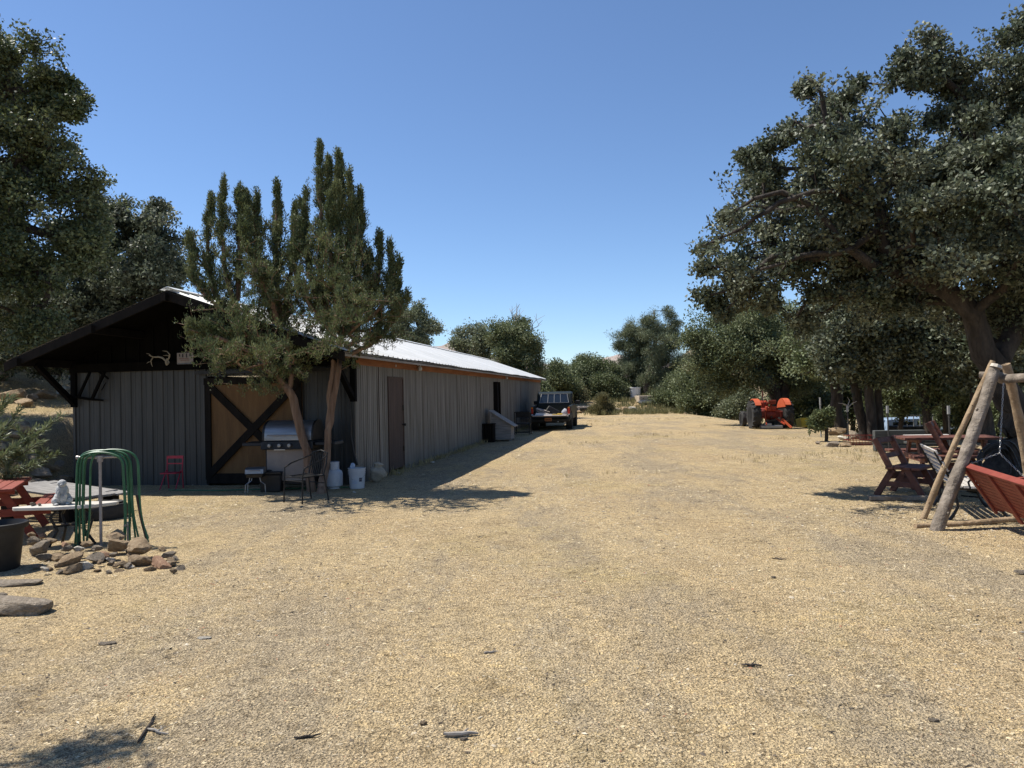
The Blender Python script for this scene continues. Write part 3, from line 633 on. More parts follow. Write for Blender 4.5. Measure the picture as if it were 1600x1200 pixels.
def bush(label, y, px, masses, n, seed, mt='farleaf', **k):
    d = dict(per=84, spread=.5, L=.14, Wd=.042, r0=.016, rb=.14, step=.6, shell=.55, group=BU, cat='shrub'); d.update(k)
    return far_tree('bush', label, y, px, masses, n, seed, mt=mt, **d)
bush('olive bush just past the barn end, above the truck cab', 58, 868, [(865, 585, 20, 58, 1.3), (850, 605, 22, 58, 1.2), (880, 600, 22, 58, 1.3), (862, 570, 8, 58, 1), (865, 618, 22, 58, 1.2)], 240, 81)
bush('wide green bush right of the truck, tallest of the row there', 63, 915, [(905, 580, 18, 63, 1.3), (928, 582, 20, 63, 1.3), (900, 605, 24, 63, 1.3), (930, 608, 26, 63, 1.4), (915, 622, 26, 63, 1.2), (890, 590, 12, 63, 1)], 330, 82)
bush('grey twiggy bush at the foot of the wide green one', 59, 905, [(900, 612, 13, 59, 1.2), (915, 618, 12, 59, 1.2), (888, 618, 10, 59, 1)], 90, 83, leafkeep=.35, mt='shrubleaf', r0=.02)
bush('green bush left of the pine trunk', 61, 965, [(955, 590, 18, 61, 1.3), (972, 600, 20, 61, 1.3), (945, 610, 22, 61, 1.3), (975, 620, 16, 61, 1.3), (955, 628, 18, 61, 1.2)], 260, 84)
bush('bush between the pines and the leafy thicket', 57, 1055, [(1060, 605, 18, 57, 1.3), (1045, 620, 16, 57, 1.3), (1072, 622, 18, 57, 1.3), (1058, 632, 16, 57, 1.2)], 220, 85)
bush('broad leafy thicket left of the tractor', 50, 1110, [(1100, 580, 22, 50, 1.3), (1120, 600, 26, 50, 1.3), (1090, 605, 24, 50, 1.3), (1135, 615, 22, 50, 1.3), (1105, 625, 24, 50, 1.2), (1080, 622, 18, 50, 1.2)], 380, 86)
bush('low grey green brush behind the tractor', 44, 1165, [(1160, 632, 14, 44, 1.3), (1180, 628, 12, 44, 1.3), (1145, 638, 10, 44, 1)], 130, 87, mt='paleleaf')
bush('small dark shrub beside the barn end, behind the truck bonnet', 52, 846, [(848, 615, 12, 52, 1), (846, 632, 12, 52, 1)], 90, 88)
# oak by the tractor
far_tree('oak_tree', 'forked oak spreading over the orange tractor', 33.5, 1222, [(1120, 510, 26, 33, 1.5), (1150, 540, 36, 33, 1.5), (1110, 555, 26, 33, 1.5), (1180, 505, 36, 33, 1.5), (1200, 555, 40, 33.5, 1.6), (1140, 590, 22, 33, 1.4), (1240, 520, 42, 34, 1.5), (1250, 575, 32, 34, 1.5), (1180, 585, 22, 33, 1.4), (1290, 540, 36, 34, 1.5), (1095, 525, 16, 33, 1.2)], 900, 91,
         limbs=[[None, (1222, 640, 33.5), (1226, 600, 33.5), (1228, 560, 33.5), (1240, 510, 33.5)], [(1222, 640, 33.5), (1205, 605, 33.4), (1180, 570, 33.2), (1150, 540, 33)], [(1228, 560, 33.5), (1260, 530, 33.6), (1290, 520, 33.8)]],
         per=76, spread=.36, L=.10, Wd=.032, mt='farleaf', r0=.012, rb=.4, step=.45)
# woodland right
WG = 'oaks in the woodland on the right'
def wood_oak(label, y, trunk, masses, n, seed, rr, mt='oakleaf'):
    rr *= .66
    lim = [[None]+[(a, c, y) for a, c in trunk[1:]]]
    k = dict(per=52, spread=.28, L=.11, Wd=.036, r0=.01, rb=rr, step=.4, group=WG, limbs=lim, rads=[[rr*(1-.13*i) for i in range(len(trunk))]])
    return far_tree('oak_tree', label, y, trunk[0][0], masses, n, seed, mt=mt, **k)
wood_oak('oak with a straight grey trunk behind the sapling', 25, [(1312, 660), (1308, 620), (1303, 580), (1300, 530)], [(1290, 540, 40, 25, 1.5), (1320, 520, 40, 25, 1.5), (1270, 575, 22, 25, 1.4), (1335, 565, 24, 25, 1.4), (1300, 490, 36, 25, 1.5)], 420, 92, .34, mt='farleaf')
wood_oak('oak with a trunk leaning left, beside the pole with a bird perch', 21.5, [(1350, 690), (1342, 640), (1334, 590), (1330, 530)], [(1330, 520, 40, 21, 1.5), (1300, 560, 26, 21, 1.4), (1365, 540, 34, 21, 1.4), (1350, 490, 40, 21, 1.5)], 420, 93, .24)
wood_oak('twin trunked oak, left stem of the pair with thick bark', 21, [(1362, 695), (1360, 640), (1359, 590), (1362, 530)], [(1370, 510, 44, 21, 1.5), (1400, 545, 28, 21, 1.4), (1380, 580, 20, 21, 1.2), (1350, 480, 40, 21, 1.5)], 380, 94, .22)
wood_oak('twin trunked oak, right stem of the pair, darker and thinner', 21.3, [(1376, 695), (1374, 640), (1374, 590), (1385, 540)], [(1400, 520, 40, 21, 1.5), (1425, 560, 24, 21, 1.4), (1430, 500, 40, 21.5, 1.4)], 320, 95, .18)
wood_oak('slim oak in front of the blue parked van', 27, [(1452, 672), (1448, 640), (1440, 590), (1435, 540)], [(1440, 560, 34, 27, 1.5), (1470, 590, 30, 27, 1.4), (1460, 540, 36, 27, 1.5), (1420, 590, 20, 27, 1.3), (1490, 560, 36, 27, 1.5)], 480, 96, .26, mt='farleaf')
wood_oak('slender grey trunked oak between the van and the grey car', 29, [(1480, 668), (1477, 640), (1480, 600), (1485, 560)], [(1490, 580, 30, 29, 1.4), (1500, 540, 40, 29, 1.5), (1480, 610, 16, 29, 1.2), (1530, 600, 30, 29, 1.4)], 420, 97, .18)
wood_oak('thick trunked oak seen left of the big oak stem, behind the swing logs', 19.5, [(1537, 695), (1535, 650), (1528, 600), (1520, 550)], [(1520, 550, 40, 19.5, 1.5), (1550, 520, 50, 19.5, 1.5), (1590, 560, 40, 20, 1.4), (1500, 590, 24, 19.5, 1.3), (1490, 510, 40, 20, 1.4)], 480, 98, .42)
wood_oak('yellow green leafed oak low in the shade behind the twin trunks', 30, [(1410, 668), (1408, 640), (1405, 600)], [(1400, 590, 30, 30, 1.3), (1420, 620, 18, 30, 1.2), (1395, 620, 18, 30, 1.2), (1430, 585, 22, 30, 1.2)], 260, 99, .16, mt='oakleaf_l')
wood_oak('oak filling the right edge beyond the big trunk', 24, [(1610, 680), (1608, 630), (1600, 580)], [(1600, 600, 40, 24, 1.4), (1580, 640, 22, 24, 1.2), (1640, 560, 60, 24, 1.4), (1620, 650, 30, 24, 1.2)], 320, 100, .25, mt='farleaf')
# dark thicket that closes the woodland
for i, (px, y, t, lab, mt_) in enumerate([(1280, 42, 575, 'green thicket behind the forked oak', 'farleaf'), (1330, 46, 570, 'thicket behind the straight grey trunk', 'oakleaf_l'), (1400, 50, 560, 'thicket far behind the twin trunks', 'farleaf'),
                                 (1470, 52, 555, 'thicket rising behind the parked vehicles', 'oakleaf_l'), (1540, 48, 560, 'thicket behind the thick trunked oak', 'farleaf'), (1620, 46, 560, 'thicket at the far right edge of the wood', 'oakleaf_l'), (1245, 38, 600, 'bush right behind the tractor bonnet', 'oakleaf_l'), (1385, 40, 618, 'low bush behind the twin trunks, left of the van', 'oakleaf_l'), (1468, 41, 612, 'low bush between the van and the grey car', 'farleaf'), (1560, 30, 612, 'grey green bush behind the swing logs', 'farleaf'), (1515, 34, 606, 'bush right of the grey car', 'oakleaf_l')]):
    bush(lab, y, px, [(px, t+20, 38, y, 1.2), (px-25, t+50, 28, y, 1.2), (px+25, t+48, 30, y, 1.2), (px, t-20, 32, y, 1.2)], 300, 110+i, mt=mt_, group='thickets in the wood')
# ------------------------------------------------------------------ object materials
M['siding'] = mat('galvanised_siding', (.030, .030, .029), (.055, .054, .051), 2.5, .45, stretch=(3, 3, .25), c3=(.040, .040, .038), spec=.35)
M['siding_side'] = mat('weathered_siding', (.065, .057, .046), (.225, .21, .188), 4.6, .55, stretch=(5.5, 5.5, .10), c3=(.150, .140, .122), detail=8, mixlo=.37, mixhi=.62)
M['roof_metal'] = mat('white_roof_metal', (.60, .60, .58), (.78, .77, .74), 1.2, .45, metal=.15, stretch=(.4, 2, 1))  # white metal sheet, same tone on both slopes and ridge cap
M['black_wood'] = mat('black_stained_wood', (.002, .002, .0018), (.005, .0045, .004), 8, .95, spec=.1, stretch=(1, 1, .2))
M['dark_trim'] = mat('dark_brown_trim', (.007, .006, .005), (.014, .011, .009), 8, .85, spec=.15, bump=.4, stretch=(1, 1, .2))
M['fascia'] = mat('redwood_fascia', (.17, .062, .025), (.27, .105, .045), 5, .8, bump=.5, stretch=(1, .15, 1))
M['roof_edge'] = mat('weathered_roof_edge', (.20, .18, .15), (.32, .29, .25), 5, .8, stretch=(1, .3, 1))
M['ply'] = mat('stained_plywood', (.105, .052, .016), (.155, .082, .028), 4, .75, stretch=(2, 2, .3), bump=.3)
M['door_brown'] = mat('brown_door', (.045, .029, .022), (.085, .054, .04), 7, .75, stretch=(2, 2, .15), bump=.4)
M['black_metal'] = mat('black_metal', (.012, .012, .012), (.03, .028, .026), 14, .5, metal=.4)
M['black_plastic'] = mat('black_plastic', (.010, .009, .008), (.024, .020, .017), 6, .55)
M['antler'] = mat('bleached_antler', (.20, .175, .13), (.32, .285, .22), 9, .7)
M['sign_board'] = mat('faded_sign', (.20, .17, .155), (.30, .27, .25), 9, .8)
M['sign_ink'] = mat('sign_ink', (.02, .02, .022), (.05, .05, .055), 9, .8)
M['sign_red'] = mat('sign_red', (.15, .08, .06), (.22, .12, .09), 9, .8)
M['sign_blue'] = mat('sign_blue', (.08, .11, .14), (.13, .16, .19), 9, .8)
M['steel'] = mat('brushed_steel', (.20, .205, .215), (.30, .305, .32), 5, .38, metal=.75, stretch=(.3, 3, 3))
M['bbq_panel'] = mat('pale_brown_panel', (.20, .165, .145), (.26, .22, .19), 3, .6)
M['white_plastic'] = mat('white_plastic', (.42, .43, .46), (.52, .53, .55), 5, .4)
M['label_blue'] = mat('label_blue', (.30, .38, .52), (.40, .47, .58), 5, .5)
M['label_dark'] = mat('label_dark', (.05, .05, .08), rough=.5)
M['sack'] = mat('pale_sack', (.30, .26, .20), (.42, .37, .29), 9, .95, bump=1)
M['hose'] = mat('green_hose', (.016, .085, .038), (.035, .14, .065), 5, .45)
M['pipe'] = mat('galvanised_pipe', (.24, .215, .21), (.36, .33, .32), 12, .5, metal=.5)
M['red_paint'] = mat('red_stain', (.17, .028, .015), (.25, .046, .022), 6, .65, stretch=(1, 3, 3), bump=.4)
M['red_metal'] = mat('red_metal', (.28, .01, .03), (.4, .02, .05), 6, .45)
M['cream'] = mat('cream_marble', (.50, .46, .40), (.60, .56, .50), 5, .45)
M['statue'] = mat('cast_stone', (.34, .33, .32), (.56, .55, .53), 12, .9, bump=1, bscale=50)
M['grey_boards'] = mat('weathered_boards', (.17, .16, .15), (.33, .31, .29), 7, .9, bump=1, bscale=12, stretch=(.25, 4, 4))
M['rubber'] = mat('tyre_rubber', (.016, .016, .016), (.035, .033, .03), 10, .8)
M['glass_dark'] = mat('dark_glass', (.015, .02, .025), rough=.06, spec=.9)
M['leafy'] = mat('narrow_leaf', (.11, .14, .06), (.20, .225, .115), 3, .5, island=.3, transl=.25)

# ------------------------------------------------------------------ the barn
BA = R(9.4); BW = 5.82; BL = 27.5; OH = 1.28; HS = 2.22
B0 = Vector((-2.95, 13.7, 0)); 
barn = thing('barn', 'long low metal sided barn with a white roof and a deep black gable porch', 'barn', tuple(B0), -BA)
BM = barn.matrix_basis.copy()
BM = Matrix.Translation(B0) @ Euler((0, 0, -BA)).to_matrix().to_4x4()
def BWd(x, y, z=0): return BM @ Vector((x, y, z))
def ribbed(mb, p0, p1, z0, z1, nrm, pitch=.23, prof=((0, 0), (.045, 0), (.058, .018), (.078, .018), (.091, 0), (.15, 0), (.157, .006), (.172, .006), (.179, 0), (.23, 0))):
    p0 = Vector(p0); p1 = Vector(p1); d = (p1-p0); L = d.length; d.normalize(); nrm = Vector(nrm); pts = []
    k = 0
    while k*pitch < L:
        for s, h in prof[:-1]:
            t = k*pitch+s
            if t < L: pts.append((t, h))
        k += 1
    pts.append((L, 0)); base = len(mb.v)
    for t, h in pts:
        q = p0+d*t+nrm*h; mb.v += [(q.x, q.y, z0(t) if callable(z0) else z0), (q.x, q.y, z1(t) if callable(z1) else z1)]
    for i in range(len(pts)-1): mb.f.append((base+2*i, base+2*i+2, base+2*i+3, base+2*i+1))
# front wall: left of the door, over it, right of it.  door opening x -2.96..-1.02
dl, dr, dt = -2.96, -1.02, 2.06
f = MB(); ribbed(f, (-BW, 0, 0), (dl, 0, 0), -.15, HS, (0, -1, 0)); ribbed(f, (dl, 0.002, 0), (dr, 0.002, 0), dt, HS, (0, -1, 0)); ribbed(f, (dr, 0, 0), (0, 0, 0), -.15, HS, (0, -1, 0))
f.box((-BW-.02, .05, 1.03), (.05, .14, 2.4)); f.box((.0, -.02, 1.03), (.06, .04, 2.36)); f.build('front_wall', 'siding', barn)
sp = ((0, 0), (.012, .010), (.03, .026), (.055, .030), (.08, .026), (.098, .010), (.11, 0), (.122, .010), (.14, .026), (.165, .030), (.19, .026), (.208, .010), (.22, 0))
d1a, d1b, d1z = 1.80, 2.80, 2.0; d2a, d2b, d2z = 13.6, 14.5, 2.08
f = MB()
for (a, b_, z0) in ((0.03, d1a, -.15), (d1a, d1b, d1z), (d1b, d2a, -.15), (d2a, d2b, d2z), (d2b, BL, -.15)):
    ribbed(f, (0.02, a, 0), (0.02, b_, 0), z0, HS, (1, 0, 0), .22, sp)
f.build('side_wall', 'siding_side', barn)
f = MB(); f.box((-BW, BL/2, 1.05), (.04, BL-.1, 2.4)); f.box((-BW/2, BL, 1.05), (BW, .04, 2.4)); f.build('rear_wall', 'siding', barn)
# standing seams of different sheets, long dark drips
for y in (1.25, 4.4, 7.9, 11.2, 16.6, 20.1, 23.7): f = MB(); f.box((.045, y, 1.06), (.012, .012, 2.3)); f.build('seam', 'door_brown', barn)
RZ, EZ, EO = 3.57, 2.40, .36; xr = -BW/2; sl_ = (RZ-EZ)/(BW/2+EO)
# gable infill, recessed, black board and batten
f = MB(); f.prism([(-BW, HS), (0, HS), (0, RZ-.04-sl_*BW/2), (xr, RZ-.06), (-BW, RZ-.04-sl_*BW/2)], .03, .07, 'Y')
for i in range(19): 
    x = -BW+.15+i*.31; h = RZ-.1-sl_*abs(x-xr)
    if h > HS+.1: f.box((x, .015, (HS+h)/2), (.045, .02, h-HS))
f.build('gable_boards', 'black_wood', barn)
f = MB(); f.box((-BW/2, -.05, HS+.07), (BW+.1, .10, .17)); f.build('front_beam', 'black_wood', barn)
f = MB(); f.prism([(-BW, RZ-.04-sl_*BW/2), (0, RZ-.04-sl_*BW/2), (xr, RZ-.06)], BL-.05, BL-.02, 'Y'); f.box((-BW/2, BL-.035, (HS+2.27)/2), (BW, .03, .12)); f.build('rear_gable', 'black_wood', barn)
# roof: two ribbed metal slopes
def slope(sign, name, material):
    mb = MB(); n = int((BL+OH+.15)/.3); y0 = -OH
    prof = ((0, 0), (.10, 0), (.118, .022), (.152, .022), (.17, 0), (.30, 0))
    pts = []
    for k in range(n+1):
        for s, h in prof[:-1]:
            y = y0+k*.3+s
            if y < BL+.12: pts.append((y, h))
    e = xr+sign*(BW/2+EO); cols = 13
    for y, h in pts:
        for c in range(cols):
            t = c/(cols-1); x = xr+(e-xr)*t; sag = .012*math.sin(y*.9+t*4)+.01*math.sin(y*2.3)*t
            mb.v.append((x, y, RZ+(EZ-RZ)*t+h+sag*.5))
    for i in range(len(pts)-1):
        for c in range(cols-1):
            a = i*cols+c; mb.f.append((a, a+1, a+1+cols, a+cols))
    mb.build(name, material, barn)
slope(1, 'roof', 'roof_metal'); slope(-1, 'roof', 'roof_metal')
f = MB()
for s in (1, -1):
    e = xr+s*(BW/2+EO-.015)
    f.prism([(xr, RZ-.028), (e, EZ-.028), (e, EZ-.052), (xr, RZ-.052)], -OH+.01, BL+.1, 'Y')
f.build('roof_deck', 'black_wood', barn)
f = MB(); f.prism([(xr-.14, RZ+.0), (xr, RZ+.055), (xr+.14, RZ+.0), (xr, RZ+.04)], -OH, BL+.12, 'Y'); f.build('ridge_cap', 'roof_metal', barn)
# rake boards at the front, rafter ends, purlin ends
for s in (1, -1):
    e = xr+s*(BW/2+EO); f = MB(); f.prism([(xr, RZ-.03), (e, EZ-.03), (e, EZ-.19), (xr, RZ-.19)] if s > 0 else [(xr, RZ-.19), (e, EZ-.19), (e, EZ-.03), (xr, RZ-.03)], -OH-.03, -OH+.012, 'Y'); f.build('rake_board', 'dark_trim', barn)
for x in (xr, xr-1.45, xr+1.45, -BW-.05, .05):
    z = RZ-.14-sl_*abs(x-xr); f = MB(); f.box((x, -OH/2-.05, z-.0), (.09, OH+.14, .14)); f.build('purlin', 'dark_trim', barn)
# rafters on the right eave, fascia and drip edge
f = MB(); f.box((.035, BL/2, HS+.075), (.045, BL, .165)); f.build('fascia_board', 'fascia', barn)
f = MB(); f.box((EO-.03, BL/2-OH/2+.06, EZ-.055), (.03, BL+OH+.1, .075))
for i in range(24): f.box((.19, .4+i*1.16, EZ-.02+.02), (.26, .05, .05), (0, .365, 0))
f.build('eave_board', 'roof_edge', barn)
# struts of the porch
for x in (-BW, 0.0):
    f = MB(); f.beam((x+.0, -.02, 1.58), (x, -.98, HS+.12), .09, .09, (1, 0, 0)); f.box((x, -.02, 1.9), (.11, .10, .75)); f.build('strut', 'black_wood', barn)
# sliding door with the cross
door = MB(); door.box(((dl+dr)/2, -.03, 1.02), (dr-dl+.02, .03, 2.0)); door = door.build('sliding_door', 'ply', barn)
t = MB(); zt, zb = 2.02, .03
t.box(((dl+dr)/2, -.065, zt-.055), (dr-dl+.06, .035, .13)); t.box((dl+.045, -.066, 1.02), (.12, .035, 1.86)); t.box((dr-.045, -.066, 1.02), (.12, .035, 1.86)); t.box(((dl+dr)/2, -.065, zb+.08), (dr-dl, .035, .19))
t.build('door_frame', 'dark_trim', door)
t = MB(); t.beam((dl+.06, -.075, 1.90), (dr-.06, -.075, .18), .14, .03, (0, -1, 0)); t.beam((dl+.06, -.082, .18), (dr-.06, -.082, 1.90), .14, .03, (0, -1, 0)); t.build('cross_brace', 'dark_trim', door)
t = MB(); t.box((-1.7, -.10, 2.135), (2.9, .05, .06)); t.build('door_track', 'black_metal', barn)
for x in (dl+.35, dr-.35):
    t = MB(); t.box((x, -.11, 2.06), (.26, .03, .035)); t.box((x, -.11, 2.12), (.03, .03, .16)); t.lathe([(.0, -.02), (.03, -.02), (.03, .02), (0, .02)], (x-.09, -.12, 2.06), 10, 'Y'); t.lathe([(0, -.02), (.03, -.02), (.03, .02), (0, .02)], (x+.09, -.12, 2.06), 10, 'Y'); t.build('door_hanger', 'black_metal', barn)
# brown side door
sd_ = MB(); sd_.box((.035, (d1a+d1b)/2, 1.02), (.03, d1b-d1a-.04, 1.94)); sd_ = sd_.build('side_door', 'door_brown', barn)
t = MB(); t.box((.045, d1a, 1.0), (.04, .035, 2.02)); t.box((.045, d1b, 1.0), (.04, .035, 2.02)); t.box((.045, (d1a+d1b)/2, 2.01), (.04, d1b-d1a, .04)); t.build('frame', 'door_brown', sd_)
t = MB(); t.lathe([(0, 0), (.012, 0), (.012, .04), (.03, .05), (.032, .07), (.02, .085), (0, .088)], (.05, d1b-.08, .98), 12, 'X'); t.build('handle', 'black_metal', sd_)
for z in (1.35, .45): t = MB(); t.box((.06, d1b-.02, z), (.03, .05, .12)); t.build('hinge', 'black_metal', sd_)
# far doorway: dark leaf standing ajar
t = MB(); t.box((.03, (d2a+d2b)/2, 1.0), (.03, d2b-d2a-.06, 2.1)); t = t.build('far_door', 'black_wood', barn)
q = MB(); q.box((.12, d2a+.1, 1.05), (.14, .1, 2.05)); q.box((.10, d2b-.05, 1.05), (.10, .08, 2.05)); q.build('frame', 'dark_trim', t)
# downpipe and cable at the corner
t = MB(); t.tube([(-.06, -.06, 2.15), (-.07, -.07, 1.6), (-.03, -.07, 1.2), (-.04, -.07, .9), (.02, -.08, .55), (.08, -.09, .35)], .022, 8); t.build('downpipe', 'black_plastic', barn)
t = MB(); t.tube([(-.17, -.03, 2.2), (-.165, -.03, 1.4), (-.17, -.03, .3)], .006, 5); t.build('cable', 'black_plastic', barn)
# eave lamps
for y in (3.9, 16.0):
    t = MB(); t.lathe([(.02, 0), (.03, -.03), (.05, -.06), (.055, -.10), (.03, -.13), (0, -.135)], (.13, y, HS+.12), 12); t.box((.11, y, HS+.12), (.06, .06, .03)); t.build('eave_lamp', 'white_plastic', barn, smooth=True)
t = MB(); t.box((.06, 2.3, HS+.05), (.03, .03, .05)); t.build('clip', 'white_plastic', barn)

# things hung on the gable and wall
def W2(x, y, z): return tuple(BM @ Vector((x, y, z)))
a0 = W2(-3.86, -.12, 2.42)
an = thing('antlers', 'pale forked antlers hung on the black gable beam left of the sign', 'antlers', a0, -BA); an.scale = (.82, .82, .82)
t = MB()
t.tube([(-.30, 0, .10), (-.2, -.03, .065), (-.12, -.05, .05), (-.02, -.06, .055), (.08, -.05, .03), (.16, -.03, -.05)], [.008, .014, .018, .02, .022, .02], 7)
t.tube([(-.17, -.03, .05), (-.22, -.04, -.02), (-.22, -.03, -.11), (-.20, -.02, -.17)], [.014, .013, .010, .005], 6); t.tube([(-.21, -.04, -.05), (-.28, -.05, -.06), (-.33, -.05, -.09)], [.010, .008, .004], 6)
t.tube([(-.2, -.03, .065), (-.27, -.05, .13), (-.33, -.05, .14)], [.01, .008, .004], 5); t.build('antler', 'antler', an, smooth=True)
t = MB(); t.tube([(.16, -.03, -.05), (.22, -.05, -.02), (.28, -.08, .03), (.30, -.09, .10), (.24, -.10, .17), (.12, -.1, .19)], [.018, .02, .018, .016, .012, .005], 7); t.tube([(.29, -.08, .06), (.22, -.1, .08), (.15, -.12, .075)], [.012, .009, .004], 6); t.tube([(.22, -.05, -.02), (.27, -.07, -.09), (.22, -.08, -.15)], [.014, .012, .006], 6); t.build('antler', 'antler', an, smooth=True)
t = MB(); t.blob((.16, 0, -.07), (.05, .04, .09), 3, 2, .1); t.build('skull', 'antler', an, smooth=True)
sg = thing('sign', 'faded white board sign with smudged dark lettering on the gable beam', 'sign', W2(-3.34, -.12, 2.42), -BA)
t = MB(); t.box((0, 0, 0), (.34, .02, .22)); t.build('board', 'sign_board', sg, bevel=.003)
for x, h in ((-.11, .05), (-.045, .07), (.035, .08), (.11, .05)): t = MB(); t.box((x, -.0125, .075-h/4), (.022, .005, h)); t.build('letter', 'sign_ink', sg)
for x, z, w in ((-.02, -.005, .20), (0, -.035, .18)): t = MB(); t.box((x, -.0125, z), (w, .004, .013)); t.build('text_line', 'sign_red', sg)
t = MB(); t.prism([(-.165, -.105), (.165, -.105), (.165, -.06), (.10, -.085), (-.165, -.095)], -.0135, -.0105, 'Y'); t.build('border', 'sign_blue', sg)
# wooden yoke hanging at the left of the wall
yk = thing('wooden_yoke', 'dark wooden ladder shaped frame hung high at the left end of the wall', 'farm tool', W2(-5.35, -.08, 1.85), -BA)
t = MB(); t.tube([(-.40, 0, -.12), (-.1, -.03, -.17), (.22, -.02, -.20)], [.022, .026, .018], 7); t.build('bar', 'black_wood', yk)
t = MB(); t.beam((-.32, -.02, -.13), (-.06, -.02, .36), .035, .045); t.build('rail', 'black_wood', yk)
t = MB(); t.beam((-.02, -.02, -.17), (.26, -.02, .36), .045, .05); t.build('rail', 'black_wood', yk)
t = MB(); t.tube([(.14, -.02, .36), (.34, -.02, .22)], .02, 6); t.tube([(.2, -.03, .0), (.3, -.04, .14)], .010, 5); t.build('crosspiece', 'black_wood', yk)

# ------------------------------------------------------------------ things by the barn
def at(px, py): p = GG(px, py); return (p.x, p.y, p.z)
# gas grill
g = thing('gas_grill', 'large gas barbecue with a steel hood and four knobs, before the barn door', 'grill', at(461, 764), R(-6))
t = MB(); t.box((0, 0, .42), (.86, .48, .62)); t.build('cabinet', 'black_metal', g, bevel=.01)
t = MB(); t.box((0, -.247, .46), (.80, .016, .56)); t.build('cabinet_door', 'bbq_panel', g, bevel=.004)
t = MB(); t.box((0, -.03, .80), (.92, .56, .15)); t.build('firebox', 'black_metal', g, bevel=.015)
t = MB(); t.box((0, -.32, .80), (.94, .03, .14), (-.2, 0, 0)); t.build('control_panel', 'black_metal', g, bevel=.006)
hood = MB(); pr = [(-.29, .885)]
for i in range(10):
    a = i/9*math.pi*.62; pr.append((-.29+.30*(1-math.cos(a)), .93+.30*math.sin(a)**.8))
pr += [(.25, 1.02), (.25, .885)]
hood.prism(pr, -.43, .43, 'X'); hood.build('hood', 'steel', g, smooth=True)
for x in (-.445, .445):
    t = MB(); t.prism([(a*1.02, b*1.004) for a, b in pr], x-.018, x+.018, 'X'); t.build('hood_end', 'black_metal', g)
t = MB(); t.tube([(-.32, -.36, .98), (-.32, -.40, .98), (.32, -.40, .98), (.32, -.36, .98)], .013, 7); t.build('hood_handle', 'steel', g)
for x in (-.30, -.12, .06, .30):
    t = MB(); t.lathe([(0, -.05), (.03, -.048), (.034, -.02), (.034, 0)], (x, -.338, .80), 14, 'Y'); t.build('knob', 'steel', g)
t = MB(); t.box((-.13, -.335, .735), (.2, .01, .035)); t.build('badge', 'cream', g)
for s in (-1, 1):
    t = MB(); t.box((s*.66, -.04, .82), (.38, .46, .06), taper=(.96, .96)); t.build('side_shelf', 'black_plastic', g, bevel=.01)
for x in (-.36, .36):
    t = MB(); t.lathe([(0, -.02), (.045, -.02), (.05, 0), (.045, .02), (0, .02)], (x, -.18, .052), 14, 'X'); t.build('wheel', 'white_plastic', g)
# small tabletop grill
g = thing('camp_stove', 'small silver lidded charcoal grill on bent wire legs, left of the gas barbecue', 'grill', at(400, 770), R(8))
t = MB(); t.box((0, 0, .30), (.26, .22, .07), taper=(1.15, 1.15)); t.build('firebox', 'black_metal', g, bevel=.01)
t = MB(); t.prism([(-.13, .34), (-.12, .41), (-.06, .44), (.06, .44), (.12, .41), (.13, .34)], -.15, .15, 'X'); t.build('lid', 'steel', g, smooth=True)
t = MB(); t.tube([(-.09, -.13, .40), (-.09, -.15, .40), (.09, -.15, .40), (.09, -.13, .40)], .008, 6); t.build('lid_handle', 'steel', g)
for x in (-.15, .17):
    for y in (-.1, .1):
        t = MB(); t.tube([(x*.5, y, .28), (x*.6, y, .20), (x*1.0, y, .15), (x*1.05, y, .0)], .008, 6); t.build('leg', 'steel', g)
g = thing('cooler_box', 'black lidded box on the ground between the two grills', 'box', at(424, 768), R(5))
t = MB(); t.box((0, .1, .15), (.34, .34, .30), taper=(1.06, 1.06)); t.build('body', 'black_plastic', g, bevel=.015)
t = MB(); t.box((0, .1, .325), (.38, .38, .045)); t.box((0, .1, .36), (.2, .05, .03)); t.build('lid', 'black_plastic', g, bevel=.01)
# black metal armchair
g = thing('garden_chair', 'black metal armchair with round arms, at the foot of the junipers', 'chair', at(478, 784), R(-38)); g.scale = (.92, .92, .94)
w = .25
t = MB()
for i in range(9): t.box((0, -.20+i*.05, .43), (.44, .026, .012))
t.tube([(-.22, -.22, .43), (.22, -.22, .43), (.23, .22, .43), (-.23, .22, .43), (-.22, -.22, .43)], .014, 7); t.build('seat', 'black_metal', g)
t = MB()
for i in range(7): x = -.15+i*.05; t.tube([(x, .23, .45), (x, .27, .62), (x, .30, .80)], .009, 5)
t.tube([(-.2, .22, .43), (-.22, .27, .62), (-.2, .31, .80), (0, .33, .835), (.2, .31, .80), (.22, .27, .62), (.2, .22, .43)], .014, 7); t.build('backrest', 'black_metal', g)
for s in (-1, 1):
    t = MB(); t.tube([(s*.21, .30, .76), (s*.27, .12, .70), (s*.29, -.08, .64), (s*.27, -.22, .58), (s*.25, -.245, .43)], .013, 7); t.build('armrest', 'black_metal', g)
    t = MB(); t.tube([(s*.25, -.24, .44), (s*.255, -.26, 0)], .013, 7); t.build('leg', 'black_metal', g)
    t = MB(); t.tube([(s*.22, .22, .43), (s*.24, .29, 0)], .013, 7); t.build('leg', 'black_metal', g)
t = MB(); t.tube([(-.25, -.24, .37), (.25, -.24, .37)], .008, 6); t.tube([(-.235, .24, .3), (.235, .24, .3)], .008, 6); t.build('stretcher', 'black_metal', g)
